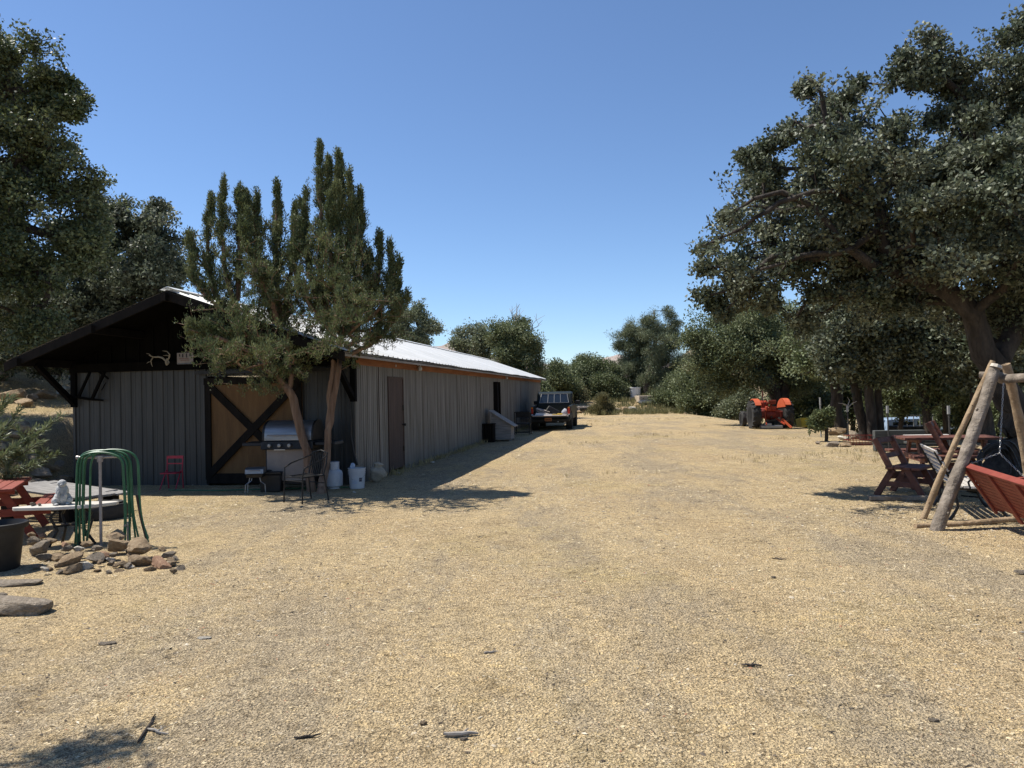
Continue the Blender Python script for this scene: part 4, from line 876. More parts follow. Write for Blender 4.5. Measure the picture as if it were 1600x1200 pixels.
# propane bottle, bucket, sack
g = thing('propane_tank', 'white propane cylinder standing right of the juniper trunks', 'gas bottle', at(522, 763), R(10))
t = MB(); t.lathe([(.11, 0), (.115, .03), (.15, .05), (.155, .08), (.157, .26), (.14, .31), (.09, .345), (.03, .355), (0, .356)], n=24); t.build('tank', 'white_plastic', g, smooth=True)
t = MB(); 
for a in range(0, 360, 12):
    if 0 <= a % 120 < 90:
        a1, a2 = R(a), R(a+12.2); r_ = .10
        t.prism([(r_*math.cos(a1), r_*math.sin(a1)), (r_*math.cos(a2), r_*math.sin(a2)), (.094*math.cos(a2), .094*math.sin(a2)), (.094*math.cos(a1), .094*math.sin(a1))], .33, .47, 'Z')
t.lathe([(.092, .455), (.101, .455), (.101, .475), (.092, .475)], n=24); t.build('collar', 'white_plastic', g)
t = MB(); t.lathe([(.02, .35), (.02, .41), (.035, .415), (.035, .44), (0, .44)], n=12); t.build('valve', 'steel', g)
g = thing('bucket', 'white ribbed plastic bucket with a printed label, by the barn corner', 'bucket', at(558, 763), R(10))
t = MB(); t.lathe([(0, 0), (.125, 0), (.13, .02), (.142, .27), (.152, .27), (.152, .285), (.144, .285), (.146, .31), (.155, .31), (.155, .325), (.147, .325), (.149, .35), (.158, .35), (.158, .365), (.147, .365), (.14, .20), (.12, .02), (0, .015)], n=28); t.build('pail', 'white_plastic', g, smooth=True)
def arc_patch(r1, r2, a0, a1, z0, z1, mtl, parent, nm):
    q = MB(); n = 8
    for i in range(n+1):
        a = R(a0+(a1-a0)*i/n); q.v += [(r1*math.cos(a), r1*math.sin(a), z0), (r2*math.cos(a), r2*math.sin(a), z1)]
    for i in range(n): q.f.append((2*i, 2*i+2, 2*i+3, 2*i+1))
    return q.build(nm, mtl, parent)
for z in (.10, .125, .15, .175, .20): arc_patch(.1355, .1365, -125, -85, z, z+.012, 'label_blue', g, 'label')
arc_patch(.1360, .1395, -72, -50, .13, .20, 'label_dark', g, 'label'); arc_patch(.139, .1400, -68, -54, .21, .235, 'label_dark', g, 'label')
t = MB(); t.tube([(-.155, 0, .33), (-.15, -.03, .25), (-.08, -.12, .17), (.08, -.13, .17), (.15, -.03, .25), (.155, 0, .33)], .004, 5); t.build('handle', 'steel', g)
g = thing('paint_roller_tray', 'small rag sticking out of the white bucket', 'rag', at(553, 763)); g.name = 'rag'; g.location.z += .36
t = MB(); t.blob((-.02, 0, .03), (.05, .04, .06), 5, 2, .3); t.build('cloth', 'label_blue', g, smooth=True)
g = thing('sack', 'pale crumpled sack leaning on the wall behind the bucket', 'sack', W2(.28, .45, 0), R(20))
t = MB(); t.blob((0, 0, .14), (.14, .10, .16), 8, 3, .22); t.build('cloth', 'sack', g, smooth=True)
t = MB(); t.blob((.02, 0, .30), (.10, .05, .06), 9, 2, .3); t.build('neck', 'sack', g, smooth=True)
# flat stone bits by the wall
# far props
g = thing('feed_box', 'grey wooden box with a sloping lid against the barn side', 'feed box', W2(.62, 12.2, 0), -BA)
t = MB(); t.prism([(-.34, .06), (.34, .06), (.34, .55), (-.34, .98)], -.36, .36, 'Y'); t.build('box', 'grey_boards', g)
t = MB(); t.beam((-.42, 0, 1.05), (.46, 0, .49), .84, .03, (0, 0, 1)); t.build('lid', 'roof_edge', g)
for x in (-.3, .3):
    for y in (-.3, .3): t = MB(); t.box((x, y, .04), (.07, .07, .10)); t.build('leg', 'grey_boards', g)
g = thing('crate', 'dark upright crate behind the grey box with the sloping lid', 'crate', W2(.25, 11.55, 0), -BA)
t = MB()
for i in range(5): t.box((-.16+i*.08, 0, .3), (.06, .34, .6))
t.build('slats', 'dark_trim', g); t = MB(); t.box((0, 0, .61), (.42, .38, .03)); t.build('lid', 'dark_trim', g)
g = thing('jug', 'dull cream plastic barrel beside the grey feed box', 'barrel', at(791, 683))
t = MB(); t.lathe([(0, 0), (.17, 0), (.18, .03), (.18, .28), (.15, .36), (.08, .41), (.05, .43), (0, .43)], n=20); t.build('body', 'sack', g, smooth=True)
t = MB(); t.lathe([(.05, .42), (.055, .45), (0, .455)], n=12); t.build('cap', 'sack', g)
g = thing('metal_stand', 'black square framed stand by the barn wall behind the cream barrel', 'stand', W2(.75, 16.0, 0), -BA)
t = MB()
for x in (-.3, .3):
    for y in (-.22, .22): t.box((x, y, .45), (.03, .03, .9))
for z in (.08, .42, .88):
    for y in (-.22, .22): t.box((0, y, z), (.6, .03, .03))
    for x in (-.3, .3): t.box((x, 0, z), (.03, .44, .03))
t.build('frame', 'black_metal', g); t = MB(); t.box((0, .2, .76), (.58, .02, .2)); t.build('panel', 'black_metal', g)
t = MB(); t.box((0, 0, .44), (.56, .42, .015)); t.build('shelf', 'black_metal', g)
# red folding chair at the wall
g = thing('folding_chair', 'small thin red metal chair against the barn wall', 'chair', at(269, 764), R(-4))
for s in (-1, 1):
    t = MB(); t.tube([(s*.14, .14, 0), (s*.145, .10, .35), (s*.15, .12, .60)], .011, 6); t.build('leg', 'red_metal', g)
    t = MB(); t.tube([(s*.15, -.16, 0), (s*.14, .06, .34)], .010, 6); t.build('leg', 'red_metal', g)
t = MB(); t.box((0, -.03, .30), (.30, .24, .02)); t.build('seat', 'red_metal', g, bevel=.005)
t = MB(); t.box((0, .12, .58), (.32, .015, .05)); t.box((0, .11, .46), (.30, .012, .02)); t.build('backrest', 'red_metal', g)

# ------------------------------------------------------------------ rocks
def rock_mesh(seed, sub=3, flat=.6, amp=.28):
    bm = bmesh.new(); bmesh.ops.create_icosphere(bm, subdivisions=sub, radius=1); rs = random.Random(seed)
    pl = [(Vector((rs.gauss(0, 1), rs.gauss(0, 1), rs.gauss(0, .8))).normalized(), rs.uniform(.40, .74)) for _ in range(15)]
    ph = [rs.uniform(0, 6) for _ in range(9)]
    for v in bm.verts:
        p = v.co.copy()
        for nrm, d in pl:
            e = p.dot(nrm)-d
            if e > 0: p -= nrm*e*.92
        k = 1+.035*math.sin(9*p.x+ph[0])*math.sin(8*p.y+ph[1])+.03*math.sin(14*p.z+ph[2]+5*p.x)+rs.uniform(-.012, .012)
        v.co = Vector((p.x*k, p.y*k*.9, p.z*k*flat))
    me = bpy.data.meshes.new('rock'); bm.to_mesh(me); bm.free(); me.polygons.foreach_set('use_smooth', [True]*len(me.polygons))
    try: me.set_sharp_from_angle(angle=R(18))
    except Exception: pass
    return me
RK = {}
for mt_ in ('rock', 'rock_grey', 'rock_red', 'rock_pale'):
    RK[mt_] = []
    for k in range(5):
        me = rock_mesh(100+k*7+len(mt_)); me.materials.append(M[mt_]); RK[mt_].append(me)
rr = random.Random(77)
def rock(p, size, label, group=None, mt='rock', k=None, rot=None, cat='rock'):
    o = bpy.data.objects.new('rock', RK[mt][rr.randrange(5) if k is None else k]); COL.objects.link(o)
    o.location = p; o.scale = size; o.rotation_euler = rot or (rr.uniform(-.25, .25), rr.uniform(-.25, .25), rr.uniform(0, 6.28))
    return tag(o, label, cat, group)
# the pile round the hose stand: hand placed big ones then the small ones
pile = [((88, 700+172, 0), .17, 'rock', 'rounded tan rock at the left of the pile, beside the black pot'),
        ((60, 860, .05), .17, 'rock_grey', 'grey rock half behind the black pot'),
        ((52, 850, .10), .13, 'rock_grey', None), ((110, 875, .02), .20, 'rock', 'largest brown rock low at the front of the pile'), ((112, 890, 0), .16, 'rock', None),
        ((180, 842, .13), .16, 'rock', 'pointed rock topmost in the pile, right of the pipe'), ((185, 856, .07), .19, 'rock', 'flat topped tan rock just under the topmost one'),
        ((218, 862, .09), .23, 'rock', 'broad flat tan slab at the right of the pile, under the hose ends'), ((217, 878, .03), .16, 'rock', 'long oval tan rock low at the right of the pile'),
        ((252, 884, 0), .17, 'rock_red', 'reddish pointed rock at the right end of the pile'), ((262, 868, .04), .09, 'rock_grey', None), ((280, 887, 0), .08, 'rock_grey', 'last small rock at the far right of the pile'),
        ((135, 852, .06), .11, 'rock', None), ((150, 858, .06), .11, 'rock_grey', None), ((160, 870, .02), .12, 'rock_red', 'angular reddish rock in the middle of the pile'), ((133, 885, 0), .11, 'rock_pale', 'pale cream rock at the front of the pile'),
        ((147, 873, .03), .15, 'rock_grey', None), ((175, 868, .05), .08, 'rock_grey', None), ((190, 880, .02), .09, 'rock', None), ((200, 885, 0), .06, 'rock_pale', None), ((183, 890, 0), .07, 'rock', None), ((168, 893, 0), .05, 'rock_grey', None),
        ((205, 868, .06), .09, 'rock', None), ((235, 888, 0), .08, 'rock', None), ((70, 872, .02), .12, 'rock_grey', None), ((80, 850, .12), .10, 'rock', None), ((100, 853, .08), .08, 'rock_red', None), ((122, 862, .08), .08, 'rock_pale', None),
        ((105, 862, .1), .09, 'rock_grey', None), ((268, 880, .02), .07, 'rock', None), ((75, 888, 0), .08, 'rock', None), ((92, 893, 0), .06, 'rock_grey', None), ((150, 890, 0), .07, 'rock', None), ((48, 838, .1), .09, 'rock', None), ((65, 842, .12), .08, 'rock_red', None)]
rq = random.Random(12)
for _ in range(20): pile.append(((rq.uniform(48, 272), rq.uniform(856, 891), rq.uniform(0, .05)), rq.uniform(.045, .085), rq.choice(['rock', 'rock_grey', 'rock', 'rock_pale']), None))
def pile_lab(px, py, s, mt_):
    c = {'rock': 'tan', 'rock_grey': 'brownish grey', 'rock_red': 'reddish', 'rock_pale': 'pale cream'}[mt_]
    z = 'small' if s < .085 else ('fist sized' if s < .115 else 'larger')
    w = 'near the black pot' if px < 85 else ('left of the pipe' if px < 140 else ('at the foot of the pipe' if px < 178 else ('right of the pipe' if px < 225 else 'at the right end')))
    return '%s %s stone, %s of the rock pile, %s' % (z, c, 'front' if py > 868 else 'back', w)
for (px, py, h), s, mt_, lab in pile:
    p = GG(px, py+4+h*90); 
    s *= .9; rock((p.x, p.y+.02, p.z+h+s*.12), (s*rr.uniform(.95, 1.3), s*rr.uniform(.75, .95), s*rr.uniform(.75, 1.1)), lab or pile_lab(px, py, s, mt_), 'rocks piled around the hose stand', mt_)
for (px, py, s, lab, mt_) in ((18, 957, (.36, .20, .17), 'large smooth rock at the left edge, nearest the camera', 'rock_grey'), (20, 913, (.26, .17, .05), 'flat shaded rock just behind the nearest one', 'rock_grey'), (-6, 940, (.08, .08, .1), 'small stub of rock at the frame edge behind the nearest one', 'rock_grey'),
        (318, 998, (.055, .04, .018), 'pale flat stone on the open drive, lower left', 'rock_pale'), (166, 1006, (.065, .05, .016), 'grey flat stone left of the pale one on the drive', 'rock_grey'), (1458, 1127, (.028, .022, .02), 'small grey stone on the gravel, lower right', 'rock_grey'),
        (1330, 1108, (.014, .012, .011), 'dark pebble near the lower right corner', 'rock_grey'), (660, 1132, (.026, .02, .018), 'tan pebble above the pale stick', 'rock'), (724, 1156, (.022, .018, .016), 'grey pebble under the pale stick', 'rock_grey'), (1596, 897, (.07, .05, .05), 'dark stone at the right edge of the gravel', 'rock_grey'), (1208, 903, (.025, .022, .022), 'round dark stone alone on the gravel right of centre', 'rock_grey')):
    p = GG(px, py); rock((p.x, p.y, p.z+s[2]*.35), s, lab, None, mt_, k=1, rot=(0, 0, rr.uniform(-.3, .3)))
# bank: dry laid stones in the shade and boulders on top
n_ = 0
for row in range(7):
    for k in range(11):
        px = -30+k*15.5+rr.uniform(-5, 5); 
        x = -8.95-(10-k)*.21+rr.uniform(-.06, .06); y = 12.75+row*.36+rr.uniform(-.1, .1)
        if x > -8.75-.165*max(0, y-14.6): continue
        s = rr.uniform(.15, .26); z = Hz(x, y)
        rock((x, y, z+.07), (s*1.3, s*.9, s*.8), ['tan', 'grey'][n_ % 2]+' fieldstone in the '+['lowest', 'second', 'third', 'fourth', 'fifth', 'sixth', 'top'][row]+' course of the shaded stone bank, '+['far left', 'toward the left', 'middle', 'nearest the barn'][min(3, k//3)], 'stones of the shaded bank left of the barn', ['rock', 'rock_grey'][n_ % 2]); n_ += 1
for (px, py, y, s, lab, mt_) in ((20, 628, 19, (.75, .6, .6), 'big rounded boulder on the bank at the left edge', 'rock'), (40, 635, 18.4, (.45, .4, .42), 'rough brown boulder on the bank, second from the left edge', 'rock'), (68, 622, 20, (.55, .4, .5), 'blocky tan boulder in the middle of the bank top', 'rock'), (100, 622, 21, (.45, .4, .42), 'pale boulder on the bank nearest the barn corner', 'rock_pale'),
        (52, 628, 19.4, (.3, .3, .3), 'small boulder wedged between the bigger ones on the bank', 'rock_grey'), (5, 612, 22, (.5, .5, .4), 'grey boulder farther back at the left edge', 'rock_grey'), (45, 600, 24, (.5, .5, .4), 'sunlit boulder high on the slope', 'rock_pale'), (88, 604, 25, (.4, .5, .3), 'low boulder high on the slope above the pale one', 'rock')):
    p = P(px, py, y); z = Hz(p.x, y); s = tuple(q*.72 for q in s); rock((p.x, y, z+s[2]*.35), s, lab, 'boulders along the top of the bank', mt_)
for i in range(10):
    x = -7.3-rr.random()*1.6; y = 9.9+rr.random()*2.2; s = rr.uniform(.10, .2)
    rock((x, y, Hz(x, y)+.04), (s*1.2, s, s*.8), ['tan', 'grey', 'reddish'][i % 3]+' rough stone on the earth mound behind the red picnic table, '+('large' if s > .15 else 'small'), 'stones on the mound behind the picnic table', ['rock', 'rock_grey', 'rock_red'][i % 3])

# ------------------------------------------------------------------ hose stand
p = at(158, 852); HY = p[1]
hs = thing('hose_stand', 'galvanised pipe stand shaped like a T, rising from the rock pile', 'hose stand', p, R(4))
t = MB(); t.tube([(0, 0, -.1), (0, 0, .98)], .016, 10); t.lathe([(.024, .50), (.024, .56)], n=10); t.lathe([(.03, .93), (.03, 1.0)], n=10); t.build('post', 'pipe', hs)
t = MB(); t.tube([(-.24, 0, .985), (.26, 0, .985)], .015, 10)
for x in (-.24, -.03, .03, .23): t.lathe([(.022, x-.012), (.022, x+.012)], (0, 0, .985), 10, 'X')
t.build('crossbar', 'pipe', hs)
t = MB(); t.tube([(.285, .02, -.05), (.285, .02, .25)], .014, 8); t.tube([(.285, .02, .22), (.285, -.06, .22)], .012, 8); t.box((.285, .02, .29), (.07, .015, .012)); t.build('tap', 'pipe', hs)
def hose(loops, lab):
    g = thing('garden_hose', lab, 'hose', p, R(4)); t = MB(); rs = random.Random(9)
    for (xl, xr_, zt, yo, zl, zr, xs) in loops:
        pts = [(xl-xs*.5, yo, zl), (xl-.01, yo, .35), (xl, yo, .75), (xl+.02, yo, .95), (xl+.10, yo, zt), ((xl+xr_)/2, yo, zt+.02), (xr_-.10, yo, zt-.01), (xr_-.015, yo, .94), (xr_, yo, .75), (xr_+.015, yo, .35), (xr_+xs, yo, zr)]
        Q = []
        for i in range(len(pts)-1):
            a = [Vector(pts[max(0, min(len(pts)-1, i+k))]) for k in (-1, 0, 1, 2)]
            for j in range(5):
                s_ = j/5; Q.append(.5*((2*a[1])+(-a[0]+a[2])*s_+(2*a[0]-5*a[1]+4*a[2]-a[3])*s_*s_+(-a[0]+3*a[1]-3*a[2]+a[3])*s_**3))
        Q.append(Vector(pts[-1])); t.tube(Q, .0105, 7)
    t.build('coils', 'hose', g, smooth=True)
hose([(-.235, .275, 1.02, -.04, .02, .0, .0), (-.21, .30, 1.03, -.015, .05, .05, .02), (-.225, .32, 1.035, .02, .0, .02, .05), (-.19, .29, 1.025, .04, .1, .0, -.01), (-.245, .34, 1.04, .0, -.02, .0, .08), (-.12, .40, 1.04, .03, .0, .05, .10), (-.17, .26, 1.015, -.03, .05, .1, .0), (-.10, .43, 1.045, -.02, .06, .02, .09)],
     'green garden hoses looped over the pipe stand in long drooping coils')
t = MB(); t.tube([(.40, -.02, .55), (.44, -.02, .3), (.50, -.02, .05)], .013, 7); hb = thing('hose_end', 'brown hose end hanging down outside the green coils', 'hose', p, R(4)); t.build('tube', 'door_brown', hb, smooth=True)

# ------------------------------------------------------------------ left foreground
g = thing('plant_pot', 'big empty black nursery pot at the left edge', 'plant pot', at(8, 893)); g.location.y += .1; g.location.x -= .13
t = MB(); t.lathe([(0, 0), (.165, 0), (.175, .02), (.215, .40), (.245, .40), (.25, .415), (.25, .45), (.235, .455), (.225, .42), (.205, .38), (.165, .03), (0, .03)], n=36); t.build('pot', 'black_plastic', g, smooth=True)
t = MB(); t.lathe([(0, .30), (.19, .30), (.19, .27), (0, .26)], n=24); t.build('soil', 'bark', g)
def picnic_table(label, loc, rz, mt, L=1.8, group=None):
    g = thing('picnic_table', label, 'picnic table', loc, rz, group)
    t = MB()
    for i in range(5): t.box((-.30+i*.15, 0, .70), (.14, L, .04))
    t.build('tabletop', mt, g, bevel=.004)
    for s in (-1, 1):
        t = MB()
        for i in range(2): t.box((s*(.62+i*.15), 0, .43), (.14, L, .04))
        t.build('bench_seat', mt, g, bevel=.004)
    for e in (-1, 1):
        y = e*(L/2-.25)
        for s in (-1, 1): t = MB(); t.beam((s*.20, y, .68), (s*.58, y, .0), .045, .10, (1, 0, 0)); t.build('leg', mt, g)
        t = MB(); t.box((0, y+e*.045, .38), (1.56, .04, .10)); t.build('crossbeam', mt, g); t = MB(); t.box((0, y, .66), (.72, .04, .08)); t.build('top_rail', mt, g)
    return g
q = P(30, 800, 8.6); picnic_table('red stained picnic table cut by the left frame edge', (q.x-.62, q.y+.42, Hz(q.x, q.y)), R(26), 'red_paint', 1.7).scale = (.87, .87, .87)
# stone topped garden table with its figure
tb = Vector(P(108, 845, 8.35)); tb.z = Hz(tb.x, tb.y)
g = thing('garden_table', 'low table with a long cream stone top on black curled legs', 'table', tuple(tb), R(8))
TZ = P(100, 790, 8.35).z-tb.z
t = MB(); t.prism([(-.54, -.10), (-.50, -.16), (-.05, -.22), (.30, -.16), (.50, .02), (.50, .10), (.10, .20), (-.30, .08)], TZ-.018, TZ+.018, 'Z'); t.build('tabletop', 'cream', g, bevel=.006, seg=2)
for (x, y) in ((-.12, -.12), (.14, -.12), (-.10, .12), (.16, .12)):
    t = MB(); t.tube([(x*.6, y*.6, TZ-.02), (x*1.2, y, TZ*.75), (x*.7, y*.7, TZ*.4), (x*1.3, y*1.1, 0)], .016, 7); t.build('leg', 'black_metal', g)
t = MB(); t.tube([(-.12, -.1, TZ*.5), (.15, .1, TZ*.5)], .01, 6); t.tube([(.15, -.1, TZ*.5), (-.12, .1, TZ*.5)], .01, 6); t.tube([(.26, -.02, .28), (.22, -.05, .10), (.28, 0, 0)], .012, 6); t.build('brace', 'black_metal', g)
st = thing('garden_statue', 'grey stone rabbit sitting upright on the cream table', 'statue', (tb.x-.06, tb.y-.02, tb.z+TZ+.018), R(30))
t = MB()
t.blob((0, .01, .07), (.085, .085, .08), 1, 3, .04); t.blob((0, .0, .15), (.068, .062, .085), 2, 3, .03); t.blob((0, -.012, .235), (.046, .052, .045), 3, 3, .03); t.blob((0, -.055, .222), (.024, .026, .02), 4, 2, .02)
for s in (-1, 1):
    t.blob((s*.07, -.02, .045), (.038, .06, .045), 5, 2, .04); t.blob((s*.055, -.075, .014), (.024, .04, .014), 6, 2, .02); t.blob((s*.034, -.062, .09), (.019, .022, .068), 7, 2, .03, (.15, 0, 0)); t.blob((s*.026, .03, .245), (.014, .034, .016), 8, 2, .03, (-.5, 0, 0))
    t.blob((s*.03, -.045, .245), (.006, .006, .007), 9, 1, 0)
t.blob((0, .09, .04), (.025, .025, .025), 9, 2, .05)
t.build('figure', 'statue', st, smooth=True)
for dx, sz, lab in ((-.34, .045, 'left of two grey pebbles on the cream table'), (-.265, .040, 'right of two grey pebbles on the cream table')):
    rock((tb.x+dx, tb.y-.10, tb.z+TZ+.018+sz*.42), (sz, sz*.8, sz*.95), lab, 'pebbles on the cream table', 'rock_grey')
# weathered board deck leaning on an old tyre
q = P(110, 800, 10.6); q.z = Hz(q.x, q.y)
g = thing('board_platform', 'weathered grey board platform lying low behind the rabbit table', 'platform', (q.x-.1, q.y, q.z), R(-12))
for i in range(7): t = MB(); t.box((0, -.46+i*.155, .40-.01*i+.06*0), (1.35+.04*(i % 2), .14, .03), (.0, .12, 0)); t.build('board', 'grey_boards', g, bevel=.003)
for x in (-.5, .45): t = MB(); t.box((x, 0, .33-x*.12), (.08, .98, .08)); t.build('bearer', 'grey_boards', g)
for x, y in ((-.5, -.4), (-.5, .4), (.45, -.4), (.45, .4)): t = MB(); t.box((x, y, .14), (.16, .14, .30)); t.build('block', 'dark_trim', g)
def tyre(r, w, hole=.62): return [(r*hole, -w/2), (r*.93, -w/2), (r*.99, -w*.36), (r, -w*.15), (r, w*.15), (r*.99, w*.36), (r*.93, w/2), (r*hole, w/2), (r*(hole-.02), 0), (r*hole, -w/2)]
q = P(168, 800, 10.4); q.z = Hz(q.x, q.y)
g = thing('old_tyre', 'worn black tyre lying flat at the end of the board platform', 'tyre', (q.x-.02, q.y-.05, q.z+.10), 0)
t = MB(); t.lathe(tyre(.30, .20), n=28); t.build('casing', 'rubber', g, smooth=True); t = MB(); t.lathe([(.19, .11), (.24, .115), (.24, .125), (.19, .12)], n=24); t.build('bead', 'rubber', g)
# narrow leaved shrub at the left edge
def narrow_shrub(label, base, stems, seed, tail=.12):
    rs = np.random.RandomState(seed); g = thing('shrub', label, 'shrub', base); t = MB(); PT = []; DR = []
    for e, r_ in stems:
        e = Vector(e); b = Vector(base); mid = b.lerp(e, .5)+Vector((0, 0, .12)); pts = [b.lerp(mid, k/4) if k < 4 else mid for k in range(4)]+[mid.lerp(e, k/9) for k in range(10)]
        t.tube(pts, [r_*(1-.8*k/(len(pts)-1)) for k in range(len(pts))], 5)
        d = (e-mid).normalized()
        for k in range(24):
            q = mid.lerp(e, .1+.9*k/23); PT.append(q); DR.append(d*.9)
        for _ in range(3):
            s0 = mid.lerp(e, rs.uniform(.2, .8)); s1 = s0+Vector((rs.uniform(-.1, .25), rs.uniform(-.15, .15), rs.uniform(.05, .25)))
            t.tube([s0, s1], [.005, .002], 4)
            for k in range(8): PT.append(s0.lerp(s1, k/7)); DR.append((s1-s0).normalized())
    t.build('stems', 'bark', g, world=True)
    lm = leaf_mesh('leaves', np.array([tuple(x) for x in PT]), 6, (.014, .014, .014), .095, .008, rs, (0, 0, .1), .15, dirs=np.array([tuple(x) for x in DR])*1.1)
    c = mesh_obj('leaves', lm, M['leafy'], g); shift(c, base)
SB = P(-75, 760, 9.9); SB.z = Hz(SB.x, SB.y)
st_ = [(P(95, 650, 9.9), .013), (P(62, 690, 9.6), .011), (P(92, 708, 9.7), .011), (P(30, 640, 10), .013), (P(8, 622, 10), .013), (P(20, 700, 9.5), .010), (P(5, 668, 9.7), .010), (P(62, 722, 9.5), .009), (P(32, 735, 9.5), .009)]
narrow_shrub('arching shrub with narrow pale leaves reaching in from the left edge', tuple(SB), st_, 5)
# sticks on the gravel
def stick(px0, py0, px1, py1, r, label, mt='dead'):
    a = GG(px0, py0); b = GG(px1, py1); g = thing('stick', label, 'stick', tuple(a)); t = MB(); rs = random.Random(int(px0))
    pts = [a.lerp(b, k/6)+Vector((rs.uniform(-.006, .006), rs.uniform(-.006, .006), r*.9+rs.uniform(0, .006))) for k in range(7)]
    t.tube(pts, [r*.7, r, r*1.1, r, r*.85, r*.7, r*.4], 7, wob=.15, rs=rs); t.tube([pts[3], pts[3]+Vector((.03, .03, .012))], [r*.6, r*.3], 5)
    t.build('twig', mt, g, world=True, smooth=True)
    s = MB(); s.tube([pts[0]+(pts[0]-pts[1])*.02, pts[0]-(pts[0]-pts[1])*.05], r*.8, 7); s.build('bark_end', 'bark', g, world=True)
stick(693, 1151, 748, 1149, .010, 'pale bent stick lying near the bottom centre'); stick(218, 1162, 244, 1118, .007, 'thin dark stick slanting on the gravel, lower left', 'bark'); stick(1160, 1041, 1190, 1042, .0075, 'stubby dark stick right of centre on the gravel', 'bark')
stick(460, 1156, 500, 1150, .006, 'thin twig left of the pale bent stick', 'bark'); stick(755, 1022, 778, 1020, .006, 'short pale twig in mid drive', 'dead'); stick(1206, 873, 1228, 875, .006, 'fine twig far off on the gravel right of centre', 'bark'); stick(232, 1140, 262, 1150, .006, 'pale twig beside the slanting dark stick')
q = MB(); a = [W2(-3.2, -.9, .02), W2(-2.2, -1.0, .02), W2(-1.2, -.8, .02), W2(-.2, -.6, .02), W2(.3, -.5, .02)]
hz_ = thing('ground_hose', 'pale hose lying along the ground before the barn door', 'hose', a[0]); q.tube([(x, y, Hz(x, y)+.02) for x, y, z in a], .011, 6); q.build('tube', 'hose', hz_, world=True)
for (px, py, s, lab, mt_) in ((622, 741, .10, 'pale broken block on the ground below the side door', 'rock_pale'), (675, 724, .12, 'flat pale slab on the ground along the side wall', 'rock_pale'), (553, 771, .06, 'small pale stone in front of the bucket', 'rock_pale')):
    p_ = GG(px, py); rock((p_.x, p_.y, p_.z+.02), (s, s*.7, s*.45), lab, None, mt_)
# ------------------------------------------------------------------ log swing
M['log'] = mat('weathered_log', (.13, .105, .08), (.27, .225, .18), 7, .85, bump=2, bscale=12, stretch=(1, 1, 1), c3=(.19, .155, .12), detail=9)
M['log_tan'] = mat('peeled_log', (.20, .135, .075), (.32, .235, .145), 6, .8, bump=1, bscale=14, c3=(.30, .21, .125))
M['log_end'] = mat('cut_log_end', (.45, .40, .33), (.55, .50, .42), 20, .9)
M['redwood'] = mat('red_brown_lumber', (.095, .034, .021), (.185, .072, .042), 7, .65, bump=.5, bscale=16, c3=(.11, .040, .026))
M['swing_red'] = mat('swing_red_stain', (.17, .030, .019), (.24, .050, .032), 5, .55, bump=.4, bscale=14)
M['slat_grey'] = mat('silvered_slats', (.36, .33, .30), (.52, .49, .45), 9, .8, bump=.5)
M['chain'] = mat('chain_steel', (.30, .29, .28), (.42, .41, .40), 9, .4, metal=.8)
M['tractor'] = mat('tractor_orange_red', (.24, .028, .012), (.38, .055, .02), 7, .5, spec=.4)
M['tractor_d'] = mat('tractor_dark_red', (.13, .016, .010), (.22, .03, .018), 8, .6)
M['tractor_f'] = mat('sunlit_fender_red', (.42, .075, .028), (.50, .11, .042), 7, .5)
M['yellow'] = mat('yellow_paint', (.50, .32, .02), (.62, .42, .04), 6, .5)
M['truck'] = mat('dark_green_truck_paint', (.010, .014, .012), (.016, .021, .018), 3, .5, spec=.2)
M['tail_red'] = mat('tail_lamp_red', (.45, .02, .01), (.60, .05, .02), 20, .25)
M['tail_white'] = mat('tail_lamp_white', (.6, .6, .6), rough=.25)
M['amber'] = mat('tail_lamp_amber', (.75, .25, .03), rough=.25)
M['plate'] = mat('orange_plate', (.45, .16, .06), (.5, .2, .08), 12, .5)
M['chrome'] = mat('chrome', (.6, .6, .62), rough=.2, metal=.9)
M['rim'] = mat('steel_rim', (.20, .19, .18), (.30, .28, .27), 9, .4, metal=.6)
M['bed'] = mat('bare_bed_floor', (.34, .28, .24), (.50, .44, .40), 6, .6)
M['white_paint'] = mat('white_paint', (.72, .72, .71), (.82, .82, .81), 5, .45)
M['blue_white'] = mat('pale_blue_paint', (.28, .38, .52), (.34, .44, .58), 4, .3, spec=.6)
M['grey_car'] = mat('grey_blue_paint', (.10, .13, .16), (.14, .17, .20), 4, .25, spec=.6)
M['concrete'] = mat('tan_concrete', (.36, .29, .22), (.48, .40, .31), 4, .9, bump=.4)
M['block'] = mat('grey_timber', (.045, .048, .045), (.085, .088, .08), 5, .9, stretch=(.3, 3, 3))
M['dirt'] = mat('bare_dirt', (.30, .20, .12), (.44, .32, .20), 3, 1, bump=1, bscale=10)
M['pole'] = mat('dark_pole', (.03, .028, .026), (.07, .065, .06), 12, .6)
M['pvc'] = mat('grey_plastic', (.25, .25, .25), (.33, .33, .32), 12, .5)

